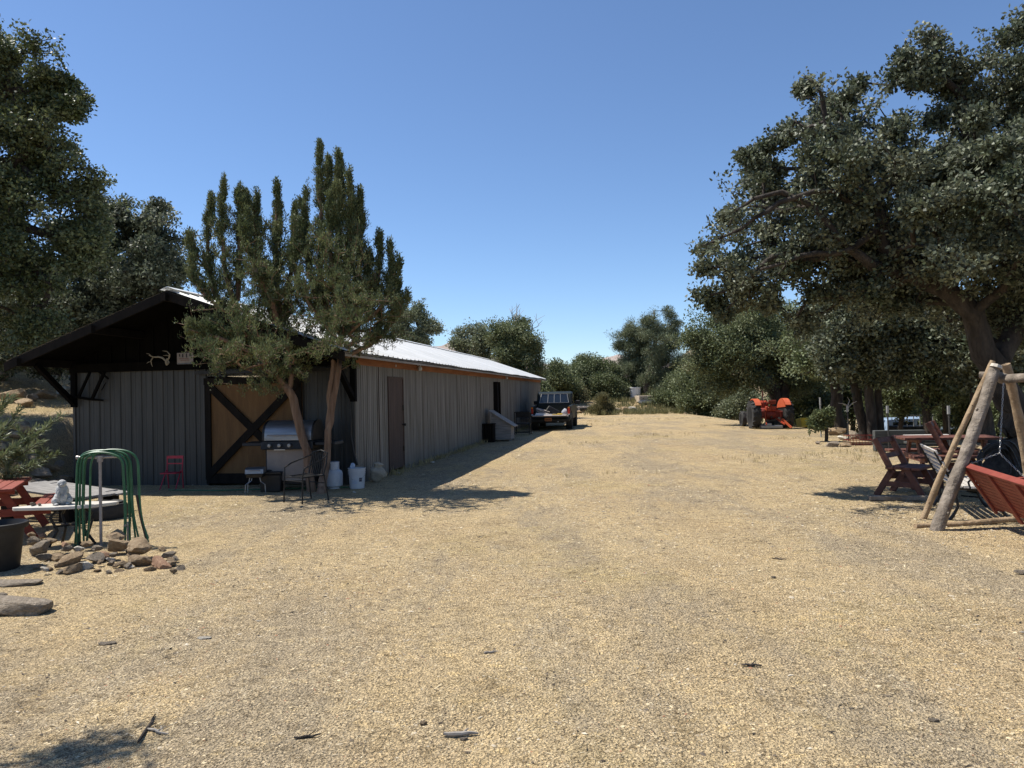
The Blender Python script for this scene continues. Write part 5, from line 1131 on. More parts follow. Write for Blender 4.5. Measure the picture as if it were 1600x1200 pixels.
def logp(mb, a, b, r0, r1, seed, n=18, wob=.085, knots=5, sides=12, bend=.02):
    rs = random.Random(seed); a = Vector(a); b = Vector(b); d = (b-a).normalized(); u = d.cross(Vector((0, 1, .3))).normalized(); w = d.cross(u)
    ph = rs.uniform(0, 6); pts = []; rad = []
    for i in range(n+1):
        t = i/n; pts.append(a.lerp(b, t)+u*math.sin(t*5+ph)*bend+w*math.sin(t*3.7+ph)*bend); rad.append((r0+(r1-r0)*t)*(1+rs.uniform(-.06, .06)))
    mb.tube(pts, rad, sides, wob=wob, rs=rs)
    for _ in range(knots):
        t = rs.uniform(.1, .9); i = int(t*n); ang = rs.uniform(0, 6.28); o = u*math.cos(ang)+w*math.sin(ang); mb.tube([pts[i], pts[i]+o*rad[i]*1.22+d*.01], [rad[i]*.55, rad[i]*.22], 6)
sb = G(1462, 829); sw = thing('log_swing_frame', 'rustic log A-frame of the garden swing, cut off by the right edge', 'swing frame', tuple(sb))
apex = P(1566, 578, 8.62)
t = MB(); logp(t, sb+Vector((0, 0, -.03)), P(1556, 574, 8.55), .070, .060, 1); t.build('leg', 'log', sw, world=True, smooth=True)
t = MB(); a_ = G(1441, 811); logp(t, a_+Vector((0, 0, -.02)), P(1549, 563, 8.62), .037, .031, 2, knots=9); t.build('leg', 'log_tan', sw, world=True, smooth=True)
t = MB(); c_ = Vector((6.33, 8.95, -.02)); logp(t, c_, P(1574, 569, 8.72), .057, .048, 3, knots=3); t.build('leg', 'log_tan', sw, world=True, smooth=True)
ap2 = P(1556, 574, 8.55); q1 = MB(); q1.tube([ap2+Vector((-.004, 0, -.005)), ap2+Vector((.01, 0, .03))], [.066, .058], 9); q1.build('cut_end', 'log_end', sw, world=True)
bm0 = P(1562, 589, 8.65); bdir = Vector((-.12, -.99, 0)).normalized()
t = MB(); logp(t, bm0+Vector((0.03, 0, .0)), bm0+bdir*3.1+Vector((0, 0, .03)), .055, .06, 4, knots=6); t.build('crossbeam', 'log', sw, world=True, smooth=True)
t = MB(); logp(t, P(1531, 584, 8.75), P(1572, 590, 8.6), .042, .05, 6, n=5, knots=0); t.build('tie', 'log', sw, world=True, smooth=True)
t = MB(); a_ = G(1432, 826); logp(t, a_+Vector((0, 0, .035)), Vector((6.5, 8.55, .035)), .028, .036, 5, knots=8, bend=.03); t.build('base_log', 'log_tan', sw, world=True, smooth=True)
# far end legs, out of the frame
e0 = bm0+bdir*2.95
for dx in (-.75, .75):
    t = MB(); logp(t, (e0.x+dx, e0.y-dx*.1, -.02), e0+Vector((0, 0, .1)), .09, .065, 7+int(dx*2)); t.build('leg', 'log', sw, world=True, smooth=True)
# swing seat
T0 = P(1507, 728, 8.35); T1 = P(1600, 757, 7.15); L0 = P(1552, 791, 8.25)
axd = (T1-T0).normalized(); dn = L0-T0; L1v = T1+dn
sg_ = thing('garden_swing', 'red slatted swing bench hanging from the log frame, its back towards the camera', 'swing', tuple(T0))
nn = axd.cross(dn.normalized()).normalized()
t = MB()
for i in range(11):
    k = .04+i/10*.92; t.beam(T0+dn*k+axd*.02, T1+dn*k+axd*.1, .012, .041, dn.normalized())
t.build('back_slats', 'swing_red', sg_, world=True)
t = MB(); t.beam(T0-axd*.04-dn*.03, T1+axd*.1-dn*.03, .075, .03, dn.normalized()); t.build('top_rail', 'swing_red', sg_, world=True, bevel=.004)
for k in (.0, .52, 1.04, 1.56):
    t = MB(); a = T0+axd*k-nn*.018; t.beam(a, a+dn*1.16, .085 if k else .06, .022, nn); t.build('back_support', 'swing_red', sg_, world=True, bevel=.003)
sdv = Vector((-axd.y, axd.x, 0)).normalized()
if sdv.x < 0: sdv = -sdv
t = MB()
for i in range(6):
    a = L0+sdv*(.03+i*.075)+Vector((0, 0, .02+.008*i)); t.beam(a, a+axd*1.6, .06, .02)
t.build('seat_slats', 'swing_red', sg_, world=True)
for k in (.03, 1.5):
    a = L0+axd*k; t = MB(); t.beam(a+Vector((0, 0, -.02)), a+sdv*.5+Vector((0, 0, -.01)), .04, .06); t.build('seat_support', 'swing_red', sg_, world=True)
    t = MB(); b1 = T0+dn*.42+axd*k; t.beam(b1, b1+sdv*.52+Vector((0, 0, .06)), .07, .022); b2 = b1+sdv*.48+Vector((0, 0, .05)); t.beam(b2, a+sdv*.46, .05, .03); t.build('armrest', 'swing_red', sg_, world=True, bevel=.003)
def chain(a, b, parent, n=None):
    a = Vector(a); b = Vector(b); L = (b-a).length; n = int(L/.034); t = MB(); d = (b-a).normalized(); u = d.cross(Vector((0, 1, 0))).normalized(); w = d.cross(u)
    for i in range(n):
        c = a+d*(i+.5)*L/n; s = u if i % 2 else w; pts = [c+d*.021*math.cos(k*math.pi/3)+s*.009*math.sin(k*math.pi/3) for k in range(7)]; t.tube(pts, .0032, 4, cap=False)
    return t.build('chain', 'chain', parent, world=True)
ch = thing('swing_chain', 'thin steel chain from the log crossbeam down to the swing seat', 'chain', tuple(P(1568, 598, 8.5)))
chain(P(1568, 598, 8.5), P(1562, 708, 8.45), ch); chain(P(1562, 708, 8.45), T0+axd*.05+dn*.42+sdv*.48+Vector((0, 0, .06)), ch); chain(P(1562, 708, 8.45), T0+axd*.03+Vector((0, 0, .01)), ch)

# ------------------------------------------------------------------ iron garden bench beyond the swing
bd = Vector((-.36, -.93, 0)).normalized(); fc = Vector((.93, -.36, 0)).normalized(); n0 = Vector((5.18, 8.75, 0)); n0.z = Hz(5.3, 8.7)
ib = thing('iron_bench', 'garden bench with silvered slats and curled black iron ends, behind the swing logs', 'bench', tuple(n0))
Lb = 1.15
for k in (0.0, Lb):
    o_ = n0-bd*k; t = MB()
    def V(a, z): return o_+fc*a+Vector((0, 0, z))
    t.tube([V(-.02, 0), V(.02, .06), V(.07, .16), V(.05, .28), V(.06, .38)], [.022, .02, .016, .016, .018], 7); t.tube([V(.60, 0), V(.55, .06), V(.50, .16), V(.52, .28), V(.50, .38)], [.022, .02, .016, .016, .018], 7)
    t.tube([V(.06, .38), V(.3, .355), V(.50, .385)], .017, 7); t.tube([V(.06, .38), V(-.02, .52), V(-.10, .68), V(-.16, .80), V(-.13, .84), V(-.10, .82)], [.018, .016, .014, .012, .01, .008], 7)
    t.tube([V(-.04, .56), V(.15, .59), V(.38, .60), V(.50, .57), V(.53, .50), V(.48, .47), V(.45, .50)], .013, 7); t.tube([V(.50, .38), V(.46, .45), V(.38, .50), V(.33, .46), V(.36, .42)], .012, 6); t.tube([V(.2, .37), V(.18, .45), V(.25, .53), V(.3, .58)], .012, 6); t.tube([V(.08, .38), V(.1, .48), V(.14, .58)], .012, 6)
    t.build('iron_end', 'black_metal', ib, world=True, smooth=True)
t = MB()
for i in range(6): a = n0+fc*(.08+i*.075)+Vector((0, 0, .385+.004*abs(i-2.5))); t.beam(a+bd*.04, a-bd*(Lb+.04), .055, .018)
t.build('seat_slats', 'slat_grey', ib, world=True, bevel=.002)
t = MB()
for i in range(6): k = i/5; a = n0+fc*(.03-.17*k)+Vector((0, 0, .46+.34*k)); t.beam(a+bd*.04, a-bd*(Lb+.04), .018, .045, (-fc.x*.4, -fc.y*.4, 1))
t.build('back_slats', 'slat_grey', ib, world=True, bevel=.002)

# ------------------------------------------------------------------ red lumber seats and table
def frame_seat(lab, o_, rz, sc=1.0):
    # seen side on: raked back posts, rails, plank seat, crossed legs
    g = thing('lumber_chair', lab, 'chair', tuple(o_), rz, 'red lumber chairs')
    W_ = .62*sc
    for y in (-W_/2, W_/2):
        t = MB(); t.beam((.06*sc, y, .36*sc), (-.20*sc, y, .90*sc), .045, .085, (1, 0, 0)); t.build('back_post', 'redwood', g, bevel=.004)
        t = MB(); t.beam((-.20*sc, y, 0), (.06*sc, y, .44*sc), .045, .085, (1, 0, 0)); t.build('leg', 'redwood', g, bevel=.004)
        t = MB(); t.beam((.50*sc, y, 0), (.26*sc, y, .44*sc), .045, .085, (1, 0, 0)); t.build('leg', 'redwood', g, bevel=.004)
    for (x, z, h) in ((-.19, .86, .09), (-.075, .63, .08)): t = MB(); t.beam((x*sc, -W_/2-.02, z*sc), (x*sc, W_/2+.02, z*sc), .035, h*sc, (-.45, 0, .9)); t.build('back_rail', 'redwood', g, bevel=.004)
    for i in range(4): t = MB(); t.box((.02*sc+i*.125*sc, 0, .45*sc), (.115*sc, W_+.1, .035)); t.build('seat_plank', 'redwood', g, bevel=.004)
    for y in (-W_/2, W_/2): t = MB(); t.beam((-.1*sc, y, .20*sc), (.42*sc, y, .20*sc), .035, .075, (0, 0, 1)); t.build('stretcher', 'redwood', g, bevel=.004)
    t = MB(); t.beam((.2*sc, -W_/2, .40*sc), (.2*sc, W_/2, .40*sc), .04, .08); t.build('seat_bearer', 'redwood', g)
    return g
c1 = GG(1404, 776); frame_seat('left red lumber chair with a raked open back, nearest the camera', (c1.x+.10, c1.y+.22, c1.z), R(-48), .93)
c2 = P(1478, 740, 12.6); frame_seat('right red lumber chair, farther back beyond the log legs', (c2.x, 12.6, Hz(c2.x, 12.6)), R(-35), 1.08)
tt_ = P(1530, 740, 12.2); picnic_table('dark red lumber table between the chairs and the big oak trunk', (tt_.x-.25, 12.7, Hz(tt_.x, 12.2)), R(78), 'redwood', 1.5)
q = GG(1455, 775); g = thing('timber_rail', 'low dark red timber rail lying from the left chair towards the iron bench', 'timber', (q.x-.2, q.y+.5, q.z), R(10)); t = MB(); t.box((.3, 0, .26), (1.0, .04, .11)); t.box((.3, .05, .12), (.08, .06, .26)); t.box((.75, .05, .12), (.08, .06, .26)); t.build('rail', 'redwood', g, bevel=.004)
q = GG(1418, 783); g = thing('timber_skid', 'weathered timber skid lying under the left chair', 'timber', (q.x, q.y+.05, q.z), R(-10)); t = MB(); t.box((.0, 0, .035), (.95, .12, .06)); t.build('plank', 'log', g, bevel=.006)
# black hose coil on the oak trunk
g = thing('hose_coil', 'black hose coiled against the foot of the big oak', 'hose', (TRB.x-.12, TRB.y-.42, TRB.z+.1)); t = MB(); rs_ = random.Random(3)
for k in range(6):
    r_ = .20+.02*k; cx_ = rs_.uniform(-.03, .03); cz_ = .42+rs_.uniform(-.04, .04); t.tube([(cx_+r_*math.cos(a/18*6.283), -.02*k+.05*math.sin(a), cz_+r_*1.25*math.sin(a/18*6.283)) for a in range(19)], .014, 6, cap=False)
t.build('coil', 'black_plastic', g, smooth=True)
g = thing('wood_offcuts', 'heap of dark offcuts at the foot of the big oak', 'wood pile', (TRB.x-.5, TRB.y-.35, TRB.z)); 
for k in range(6): t = MB(); t.box((k*.12, rs_.uniform(-.1, .1), .04+.03*(k % 2)), (.34, .07, .05), (rs_.uniform(-.2, .2), rs_.uniform(-.1, .1), rs_.uniform(0, 3))); t.build('offcut', 'dark_trim', g)

# ------------------------------------------------------------------ poles and sapling
def pole(px, py0, py1, lab, head):
    b = GG(px, py0); top = P(px-1, py1, b.y); g = thing('garden_pole', lab, 'pole', tuple(b)); h = top.z-b.z
    t = MB(); t.tube([(0, 0, -.05), (0, 0, h*.5), (-.01, 0, h*.86)], .018, 8); t.build('post', 'pole', g)
    t = MB(); t.tube([(-.01, 0, h*.84), (-.01, 0, h)], .032 if head else .026, 8); t.build('sleeve', 'pvc', g)
    if head == 2:
        t = MB(); t.tube([(0, 0, h), (-.12, .02, h+.06), (-.26, .0, h+.08)], [.02, .014, .006], 6); t.tube([(0, 0, h), (.06, 0, h+.14), (.0, 0, h+.24)], [.016, .01, .005], 5); t.tube([(0, 0, h-.05), (.14, 0, h+.07), (.26, 0, h+.12)], [.016, .012, .006], 6); t.build('perch', 'dead', g)
pole(1326, 693, 634, 'thin pole topped with forked twigs, by the wire box', 2)
pole(1389, 706, 634, 'thin pole with a grey sleeve behind the left lumber chair', 1)
pole(1485, 716, 634, 'thicker pole with a grey sleeve behind the right lumber chair', 1)
b = GG(1291, 690)
make_tree('sapling', 'young leafy tree staked alone in front of the woodland', 'tree', b, [[b, b+Vector((-.03, 0, .6)), P(1288, 650, b.y)]], px_masses([(1290, 648, 15, b.y, 1), (1277, 655, 10, b.y, 1), (1302, 652, 9, b.y, 1), (1283, 662, 10, b.y, 1), (1296, 636, 7, b.y, 1), (1272, 664, 6, b.y, 1)]), 80, 201, per=26, spread=.10, L=.085, Wd=.028, mt='farleaf', rb=.05, r0=.006, step=.2)
b2 = GG(1283, 683); g = thing('stake', 'pale stake beside the young tree', 'stake', tuple(b2)); t = MB(); t.tube([(0, 0, 0), (.0, 0, 1.05)], .02, 6); t.tube([(.0, 0, 1.0), (-.0, 0, 1.25)], .028, 6); t.build('post', 'pvc', g)
for (px, py, s, lab, mt_) in ((1302, 693, .22, 'dark stone left of the pair by the twig topped pole', 'rock_grey'), (1320, 693, .2, 'brown stone touching the twig topped pole', 'rock'), (1278, 689, .12, 'low stone left of the young tree', 'rock_grey'), (1308, 675, .42, 'long tan boulder before the straight grey trunk', 'rock'), (1334, 680, .34, 'dark boulder between the trunks behind the pole', 'rock_grey'), (1318, 683, .2, 'pale rock between the two boulders', 'rock_pale'),
        (1290, 668, .3, 'boulder half hidden by the young tree', 'rock_grey'), (1070, 634, .5, 'tan boulder at the field edge, left of the white rocks', 'rock'), (1082, 633, .45, 'white rock heap at the field edge', 'rock_pale'), (1095, 632, .55, 'grey white boulder right of the heap at the field edge', 'rock_pale'), (1150, 645, .35, 'pale rock at the field edge left of the tractor', 'rock_pale'),
        (962, 634, .5, 'dark lump at the foot of the dirt bank', 'rock_grey'), (978, 636, .6, 'tan flat boulder on the dirt bank', 'rock'), (990, 637, .5, 'pale flat boulder right of the tan one on the dirt bank', 'rock_pale'), (905, 637, .4, 'brown boulder on the dirt bank beside the truck', 'rock'), (925, 641, .35, 'small boulder on the dirt bank near the dry shrub', 'rock_red'), (1520, 697, .2, 'rounded stone at the foot of the thick trunked oak', 'rock_grey')):
    p_ = GG(px, py+5) if py > 650 else P(px, py+4, 55); z = Hz(p_.x, p_.y); rock((p_.x, p_.y, z+s*.25), (s*1.1, s*.8, s*.8), lab, None, mt_)
g = thing('wire_box', 'low rusty wire cage on the grass right of the twig topped pole', 'cage', tuple(GG(1342, 695))); t = MB()
for z in (0.02, .14, .26):
    for y in (-.2, .2): t.box((0, y, z), (.62, .014, .014))
    for x in (-.31, .31): t.box((x, 0, z), (.014, .4, .014))
for i in range(9):
    for y in (-.2, .2): t.box((-.31+i*.0775, y, .14), (.008, .008, .26))
t.build('cage', 'tractor_d', g); t = MB(); t.box((0, 0, .05), (.56, .34, .08)); t.build('filling', 'rock', g)

# low timber wall and stacked boards in the wood
g0 = P(1415, 700, 17.5); g = thing('timber_wall', 'long low wall of dark grey timbers at the edge of the woodland', 'wall', (g0.x, 17.8, Hz(g0.x, 17.8)), R(-6))
for i in range(3): t = MB(); t.box((0, .004*i, .09+i*.17), (1.15, .16, .16)); t.build('timber', 'block', g, bevel=.01)
g0 = P(1456, 700, 16.2); g = thing('lumber_stack', 'loose stack of pale sawn boards right of the timber wall', 'lumber stack', (g0.x+.1, 16.3, Hz(g0.x, 16.2)), R(-8))
rs_ = random.Random(8)
for i in range(7): t = MB(); t.box((rs_.uniform(-.15, .15), rs_.uniform(-.1, .1), .05+i*.07), (1.0+rs_.uniform(-.3, .3), .2, .045), (0, 0, rs_.uniform(-.12, .12))); t.build('board', 'slat_grey' if i > 5 else 'block', g, bevel=.004)

# ------------------------------------------------------------------ vehicles
def wheel(parent, c, r, w, lug=0, rimmat='rim', nm='wheel', seg=28):
    e = MB(); cx, cy, cz = c
    e.lathe(tyre(r, w, .60), c, seg, 'X')
    if lug:
        for k in range(lug):
            a = 2*math.pi*k/lug
            for s in (-1, 1):
                a2 = a+(math.pi/lug if s > 0 else 0); p0 = Vector((cx+s*.01, cy+math.cos(a2)*r*.985, cz+math.sin(a2)*r*.985)); p1 = Vector((cx+s*w*.5, cy+math.cos(a2+.17)*r*.97, cz+math.sin(a2+.17)*r*.97))
                e.beam(p0, p1, .07, .075, (0, math.cos(a2), math.sin(a2)))
    ty = e.build(nm, 'rubber', parent, smooth=True)
    e = MB(); e.lathe([(0, -w*.10), (r*.2, -w*.12), (r*.25, w*.05), (r*.5, w*.12), (r*.58, w*.40), (r*.61, w*.42), (r*.61, -w*.42), (r*.5, -w*.3), (r*.2, -w*.2), (0, -w*.2)], c, seg, 'X'); e.build('rim', rimmat, ty, smooth=True)
    return ty
# pickup: local x right, y forward, origin under the rear bumper
pb = Vector((1.62, 31.8, 0)); pb.z = Hz(pb.x, pb.y)-.02
tk = thing('pickup_truck', 'dark green pickup parked by the barn with its tailgate down and a loaded bed', 'pickup truck', tuple(pb), R(-8.5))
t = MB()
def side_poly(s):
    return [(.12, .52), (.30, .98), (.32, 1.06), (1.95, 1.10), (1.95, .46), (1.32, .46), (1.25, .72), (1.0, .86), (.78, .86), (.52, .72), (.45, .46), (.2, .46)]
for s in (-1, 1): t.prism(side_poly(s), s*.82-.045, s*.82+.045, 'X')
t.box((0, .06, .52), (1.62, .10, .14)); t.build('bed_side', 'truck', tk, bevel=.02, seg=2)
t = MB(); t.box((0, 1.05, .62), (1.56, 1.75, .05)); t.build('bed_floor', 'bed', tk)
t = MB(); t.box((0, -.20, .665), (1.46, .48, .05)); t.build('tailgate', 'bed', tk, bevel=.012); t = MB(); t.box((0, -.20, .625), (1.44, .46, .03)); t.build('tailgate_skin', 'truck', tk)
t = MB(); t.prism([(1.98, .46), (1.98, 1.10), (2.02, 1.20), (2.20, 1.62), (2.55, 1.70), (3.05, 1.68), (3.32, 1.58), (3.85, 1.12), (4.95, 1.02), (5.05, .90), (5.05, .46)], -.80, .80, 'X'); cab = t.build('cab', 'truck', tk, bevel=.06, seg=3)
for s in (-1, 1): t = MB(); t.prism([(2.0, .46), (2.0, 1.10), (3.9, 1.08), (4.9, 1.0), (5.0, .85), (5.0, .46)], s*.83-.03, s*.83+.03, 'X'); t.build('door_side', 'truck', cab, bevel=.02)
def rw(x, z): y = 2.02+(z-1.20)/.42*.18-.018; return (x, y, z)
t = MB(); t.v = [rw(-.66, 1.20), rw(.66, 1.20), rw(.58, 1.58), rw(-.58, 1.58)]; t.f = [(0, 1, 2, 3)]; t.v += [(a, b-.012, c) for a, b, c in t.v]; t.f += [(4, 5, 6, 7), (0, 4, 5, 1), (1, 5, 6, 2), (2, 6, 7, 3), (3, 7, 4, 0)]; gl = t.build('rear_window', 'glass_dark', cab)
t = MB(); off = Vector((0, -.02, 0))
cr = [Vector(rw(-.67, 1.19))+off, Vector(rw(.67, 1.19))+off, Vector(rw(.59, 1.59))+off, Vector(rw(-.59, 1.59))+off]
for i in range(4): t.beam(cr[i], cr[(i+1) % 4], .022, .022)
for x in (-.28, .0, .28): t.beam(Vector(rw(x*1.05, 1.2))+off, Vector(rw(x, 1.58))+off, .02, .02)
t.build('window_frame', 'pvc', gl)
for s in (-1, 1): t = MB(); t.prism([(2.3, 1.15), (2.42, 1.55), (3.15, 1.55), (3.55, 1.15)], s*.805-.01, s*.805+.01, 'X'); t.build('side_window', 'glass_dark', cab); t = MB(); t.box((s*.98, 3.35, 1.18), (.24, .10, .18)); t.build('mirror', 'black_plastic', tk, bevel=.02)
for s in (-1, 1):
    t = MB(); t.box((s*.80, .16, .84), (.09, .06, .26)); l = t.build('tail_lamp', 'tail_red', tk, bevel=.01); t = MB(); t.box((s*.80, .115, .70), (.085, .02, .05)); t.build('reverse_lamp', 'tail_white', l); t = MB(); t.box((s*.80, .15, 1.0), (.085, .05, .05)); t.build('indicator', 'amber', l)
t = MB(); t.box((0, -.02, .46), (1.66, .16, .14)); bp_ = t.build('bumper', 'black_metal', tk, bevel=.02); t = MB(); t.box((-.08, -.105, .50), (.30, .012, .14)); pl_ = t.build('plate', 'plate', bp_); t = MB()
for i in range(6): t.box((-.18+i*.04, -.113, .50), (.022, .004, .06))
t.box((-.08, -.1115, .455), (.26, .004, .008)); t.build('plate_lettering', 'sign_ink', pl_)
t = MB(); t.tube([(.35, -.05, .40), (.35, -.16, .40)], .03, 8); t.box((.62, .3, .34), (.08, .5, .08)); t.box((.1, .9, .36), (1.3, .10, .10)); t.build('hitch', 'steel', tk)
t = MB(); t.box((0, 2.6, .40), (1.2, 4.6, .14)); t.build('chassis', 'black_metal', tk)
for s in (-1, 1):
    for y in (.92, 4.05): wheel(tk, (s*.76, y, .375), .385, .27)
# load in the bed
def load(name, lab, cat, loc, fn):
    g = thing(name, lab, cat, tuple(pb+Euler((0, 0, R(-8.5))).to_matrix() @ Vector(loc)), R(-8.5)); fn(g); return g
def f1(g):
    rs = random.Random(2)
    for i in range(5): t = MB(); t.box((rs.uniform(-.05, .05), .02*i, .03+i*.045), (.62, .13, .03), (rs.uniform(-.2, .2), rs.uniform(.1, .5), rs.uniform(-.5, .5))); t.build('board', 'slat_grey' if i % 2 else 'bed', g)
load('scrap_boards', 'pale scrap boards heaped at the left of the truck bed', 'boards', (-.42, .7, .68), f1)
def f2(g): t = MB(); t.box((0, 0, .16), (.62, .34, .26), (0, .5, .1), taper=(.9, .8)); t.build('case', 'black_plastic', g, bevel=.03)
load('tool_case', 'tilted black case in the middle of the truck bed', 'case', (.05, .9, .68), f2)
def f3(g): t = MB(); t.box((0, 0, .02), (.42, .16, .035), (0, 0, .1)); t.box((.12, .05, .05), (.22, .10, .03), (0, 0, -.2)); t.build('level', 'yellow', g, bevel=.005)
load('yellow_level', 'yellow tool lying on the lowered tailgate', 'tool', (.32, -.18, .69), f3)
def f4(g): t = MB(); t.blob((0, 0, .12), (.14, .12, .16), 4, 2, .15); t.build('bag', 'white_plastic', g, smooth=True)
load('plastic_bag', 'crumpled white bag at the right of the truck bed', 'bag', (.60, .35, .66), f4)
def f5(g): t = MB(); t.prism([(-.65, .0), (.5, .0), (.4, .03), (-.2, .05), (-.6, .10)], -.04, .04, 'Y'); t.build('strip', 'white_paint', g)
load('trim_board', 'curved pale board lying across the tailgate', 'board', (0, -.02, .69), f5)

# tractor: local y forward, origin between the rear wheels on the ground
tp = G(1203, 668); tp = Vector((tp.x, 29.5, Hz(tp.x, 29.5))); tp.x = P(1203, 650, 29.5).x
tr = thing('tractor', 'old orange red farm tractor seen from behind under the forked oak', 'tractor', tuple(tp), R(-3)); tr.scale = (.93, .93, .93)
for s in (-1, 1): wheel(tr, (s*.68, 0, .60), .60, .34, lug=18, rimmat='tractor', nm='rear_wheel')
for s in (-1, 1): wheel(tr, (s*.62, 2.05, .36), .36, .20, rimmat='tractor_d', nm='front_wheel')
t = MB(); t.box((0, 0, .62), (1.1, .26, .26)); t.lathe([(.0, -.22), (.2, -.2), (.24, 0), (.2, .2), (0, .22)], (0, 0, .62), 14, 'X'); t.build('rear_axle', 'tractor_d', tr, bevel=.02)
t = MB(); t.box((0, .55, .66), (.36, 1.0, .42)); t.build('gearbox', 'tractor_d', tr, bevel=.03)
t = MB(); t.prism([(1.0, .55), (1.0, 1.12), (1.15, 1.2), (2.3, 1.12), (2.42, 1.0), (2.42, .5)], -.24, .24, 'X'); t.build('bonnet', 'tractor', tr, bevel=.05, seg=3)
t = MB(); t.box((0, 2.43, .8), (.40, .03, .5)); t.build('grille', 'black_metal', tr); t = MB(); t.box((0, 2.05, .40), (1.1, .10, .10)); t.build('front_axle', 'tractor_d', tr)
for s in (-1, 1):
    e = MB(); k = 9
    for i in range(k+1):
        a = R(38+i*(120/k)); 
        for x in (s*.50, s*.74): e.v += [(x, -math.cos(a)*.70, .60+math.sin(a)*.70), (x, -math.cos(a)*.66, .60+math.sin(a)*.66)]
    for i in range(k):
        b_ = i*4; c_ = b_+4; e.f += [(b_, b_+2, c_+2, c_), (b_+1, c_+1, c_+3, b_+3), (b_, c_, c_+1, b_+1), (b_+2, b_+3, c_+3, c_+2)]
    e.f += [(0, 1, 3, 2), (k*4, k*4+2, k*4+3, k*4+1)]
    # inner face of the mudguard
    m0 = len(e.v); arc = [(s*.50, -math.cos(R(30+i*14))*.68, .60+math.sin(R(30+i*14))*.68) for i in range(10)]; e.v += arc+[(x-s*.02, y, z) for x, y, z in arc]
    e.f += [tuple(range(m0, m0+10)), tuple(range(m0+19, m0+9, -1))]
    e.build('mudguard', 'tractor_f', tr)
t = MB(); t.tube([(0, -.15, .95), (0, -.22, 1.05)], .05, 8); t.lathe([(0, 0), (.16, .0), (.20, .03), (.21, .06), (.16, .05), (0, .03)], (0, -.2, 1.05), 16); t.prism([(-.36, 1.08), (-.42, 1.22), (-.39, 1.23), (-.33, 1.1)], -.16, .16, 'X'); t.build('seat', 'tractor_d', tr)
t = MB(); t.tube([(0, .75, 1.0), (0, .42, 1.22)], .018, 7); t.tube([(.19*math.cos(k/12*6.283), .40+.08*math.sin(k/12*6.283), 1.23+.17*math.sin(k/12*6.283)) for k in range(13)], .014, 6, cap=False); t.build('steering_wheel', 'black_metal', tr)
t = MB(); t.tube([(.16, 1.6, 1.1), (.16, 1.6, 1.62)], .028, 8); t.build('exhaust', 'tractor_d', tr)
for s in (-1, 1):
    t = MB(); t.beam((s*.22, -.1, .45), (s*.38, -.78, .22), .04, .07); t.beam((s*.24, -.1, .80), (s*.30, -.45, .78), .04, .05); t.beam((s*.30, -.45, .78), (s*.33, -.5, .32), .022, .022); t.build('lift_arm', 'tractor', tr)
t = MB(); t.box((0, -.12, .86), (.42, .22, .20)); t.box((.1, -.24, .80), (.10, .06, .08)); t.box((-.1, -.24, .9), (.08, .06, .06)); t.box((.02, -.25, .84), (.06, .05, .10)); t.build('hydraulic_box', 'tractor', tr, bevel=.02)
t = MB(); t.tube([(0, -.15, .5), (0, -.28, .5)], .04, 8); t.box((0, -.2, .36), (.3, .3, .05)); t.build('drawbar', 'black_metal', tr)
t = MB(); t.beam((.38, -.45, .42), (.66, -.75, .06), .045, .09); t.build('implement_bar', 'tractor_f', tr)
t = MB(); t.box((-.1, -.45, .10), (.9, .35, .12)); t.box((-.25, -.5, .2), (.3, .2, .1)); t.build('rear_blade', 'steel', tr, bevel=.01)
g0 = P(1264, 664, 31.5); g = thing('yellow_implement', 'yellow scraper bucket on the ground right of the tractor', 'farm implement', (g0.x, 31.5, Hz(g0.x, 31.5)), R(10))
t = MB(); t.prism([(-.2, .22), (.2, .18), (.30, .55), (-.1, .62)], -.45, .45, 'X'); t.build('bucket', 'yellow', g, bevel=.02); t = MB(); t.tube([(-.2, -.2, .35), (.35, -.35, .35)], .07, 10); t.build('roller', 'yellow', g, smooth=True); t = MB(); t.box((.1, .1, .12), (1.1, .12, .12)); t.box((-.3, .3, .15), (.1, .5, .3)); t.build('frame', 'black_metal', g)

# parked vehicles far back in the wood, side on
def car(name, lab, cat, loc, rz, body, prof, glassp, L, Wc, wheels, wr=.34):
    g = thing(name, lab, cat, loc, rz); t = MB(); t.prism(prof, -Wc/2, Wc/2, 'Y'); bo = t.build('body', body, g, bevel=.06, seg=3)
    for s in (-1, 1):
        for gp in glassp: t = MB(); t.prism(gp, s*(Wc/2+.004)-.006, s*(Wc/2+.004)+.006, 'Y'); t.build('side_window', 'glass_dark', bo)
        for x in wheels: e = MB(); e.lathe(tyre(wr, .22), (x, s*(Wc/2-.08), wr), 22, 'Y'); w_ = e.build('wheel', 'rubber', g, smooth=True); e = MB(); e.lathe([(0, -.04), (wr*.55, -.03), (wr*.6, .06*1), (wr*.6, -.06), (0, -.05)], (x, s*(Wc/2+.01), wr), 18, 'Y'); e.build('rim', 'rim', w_)
        t = MB(); t.box((L/2-.02, s*Wc*.36, .72), (.06, .24, .14)); t.build('headlight', 'tail_white', g); t = MB(); t.box((-L/2+.02, s*Wc*.38, .85), (.06, .16, .2)); t.build('tail_lamp', 'tail_red', g)
    return g
v0 = P(1424, 668, 37)
car('parked_van', 'pale blue parked van half hidden by the trunks in the wood', 'van', (v0.x, 37, Hz(v0.x, 37)-.05), R(8), 'blue_white', [(-1.9, .35), (-1.95, 1.1), (-1.85, 1.75), (.85, 1.78), (1.3, 1.1), (2.1, .95), (2.15, .4)], [[(-1.6, 1.15), (-1.6, 1.6), (-.5, 1.6), (-.5, 1.15)], [(-.3, 1.15), (-.3, 1.6), (.75, 1.6), (1.1, 1.15)]], 4.2, 1.7, (-1.3, 1.35))
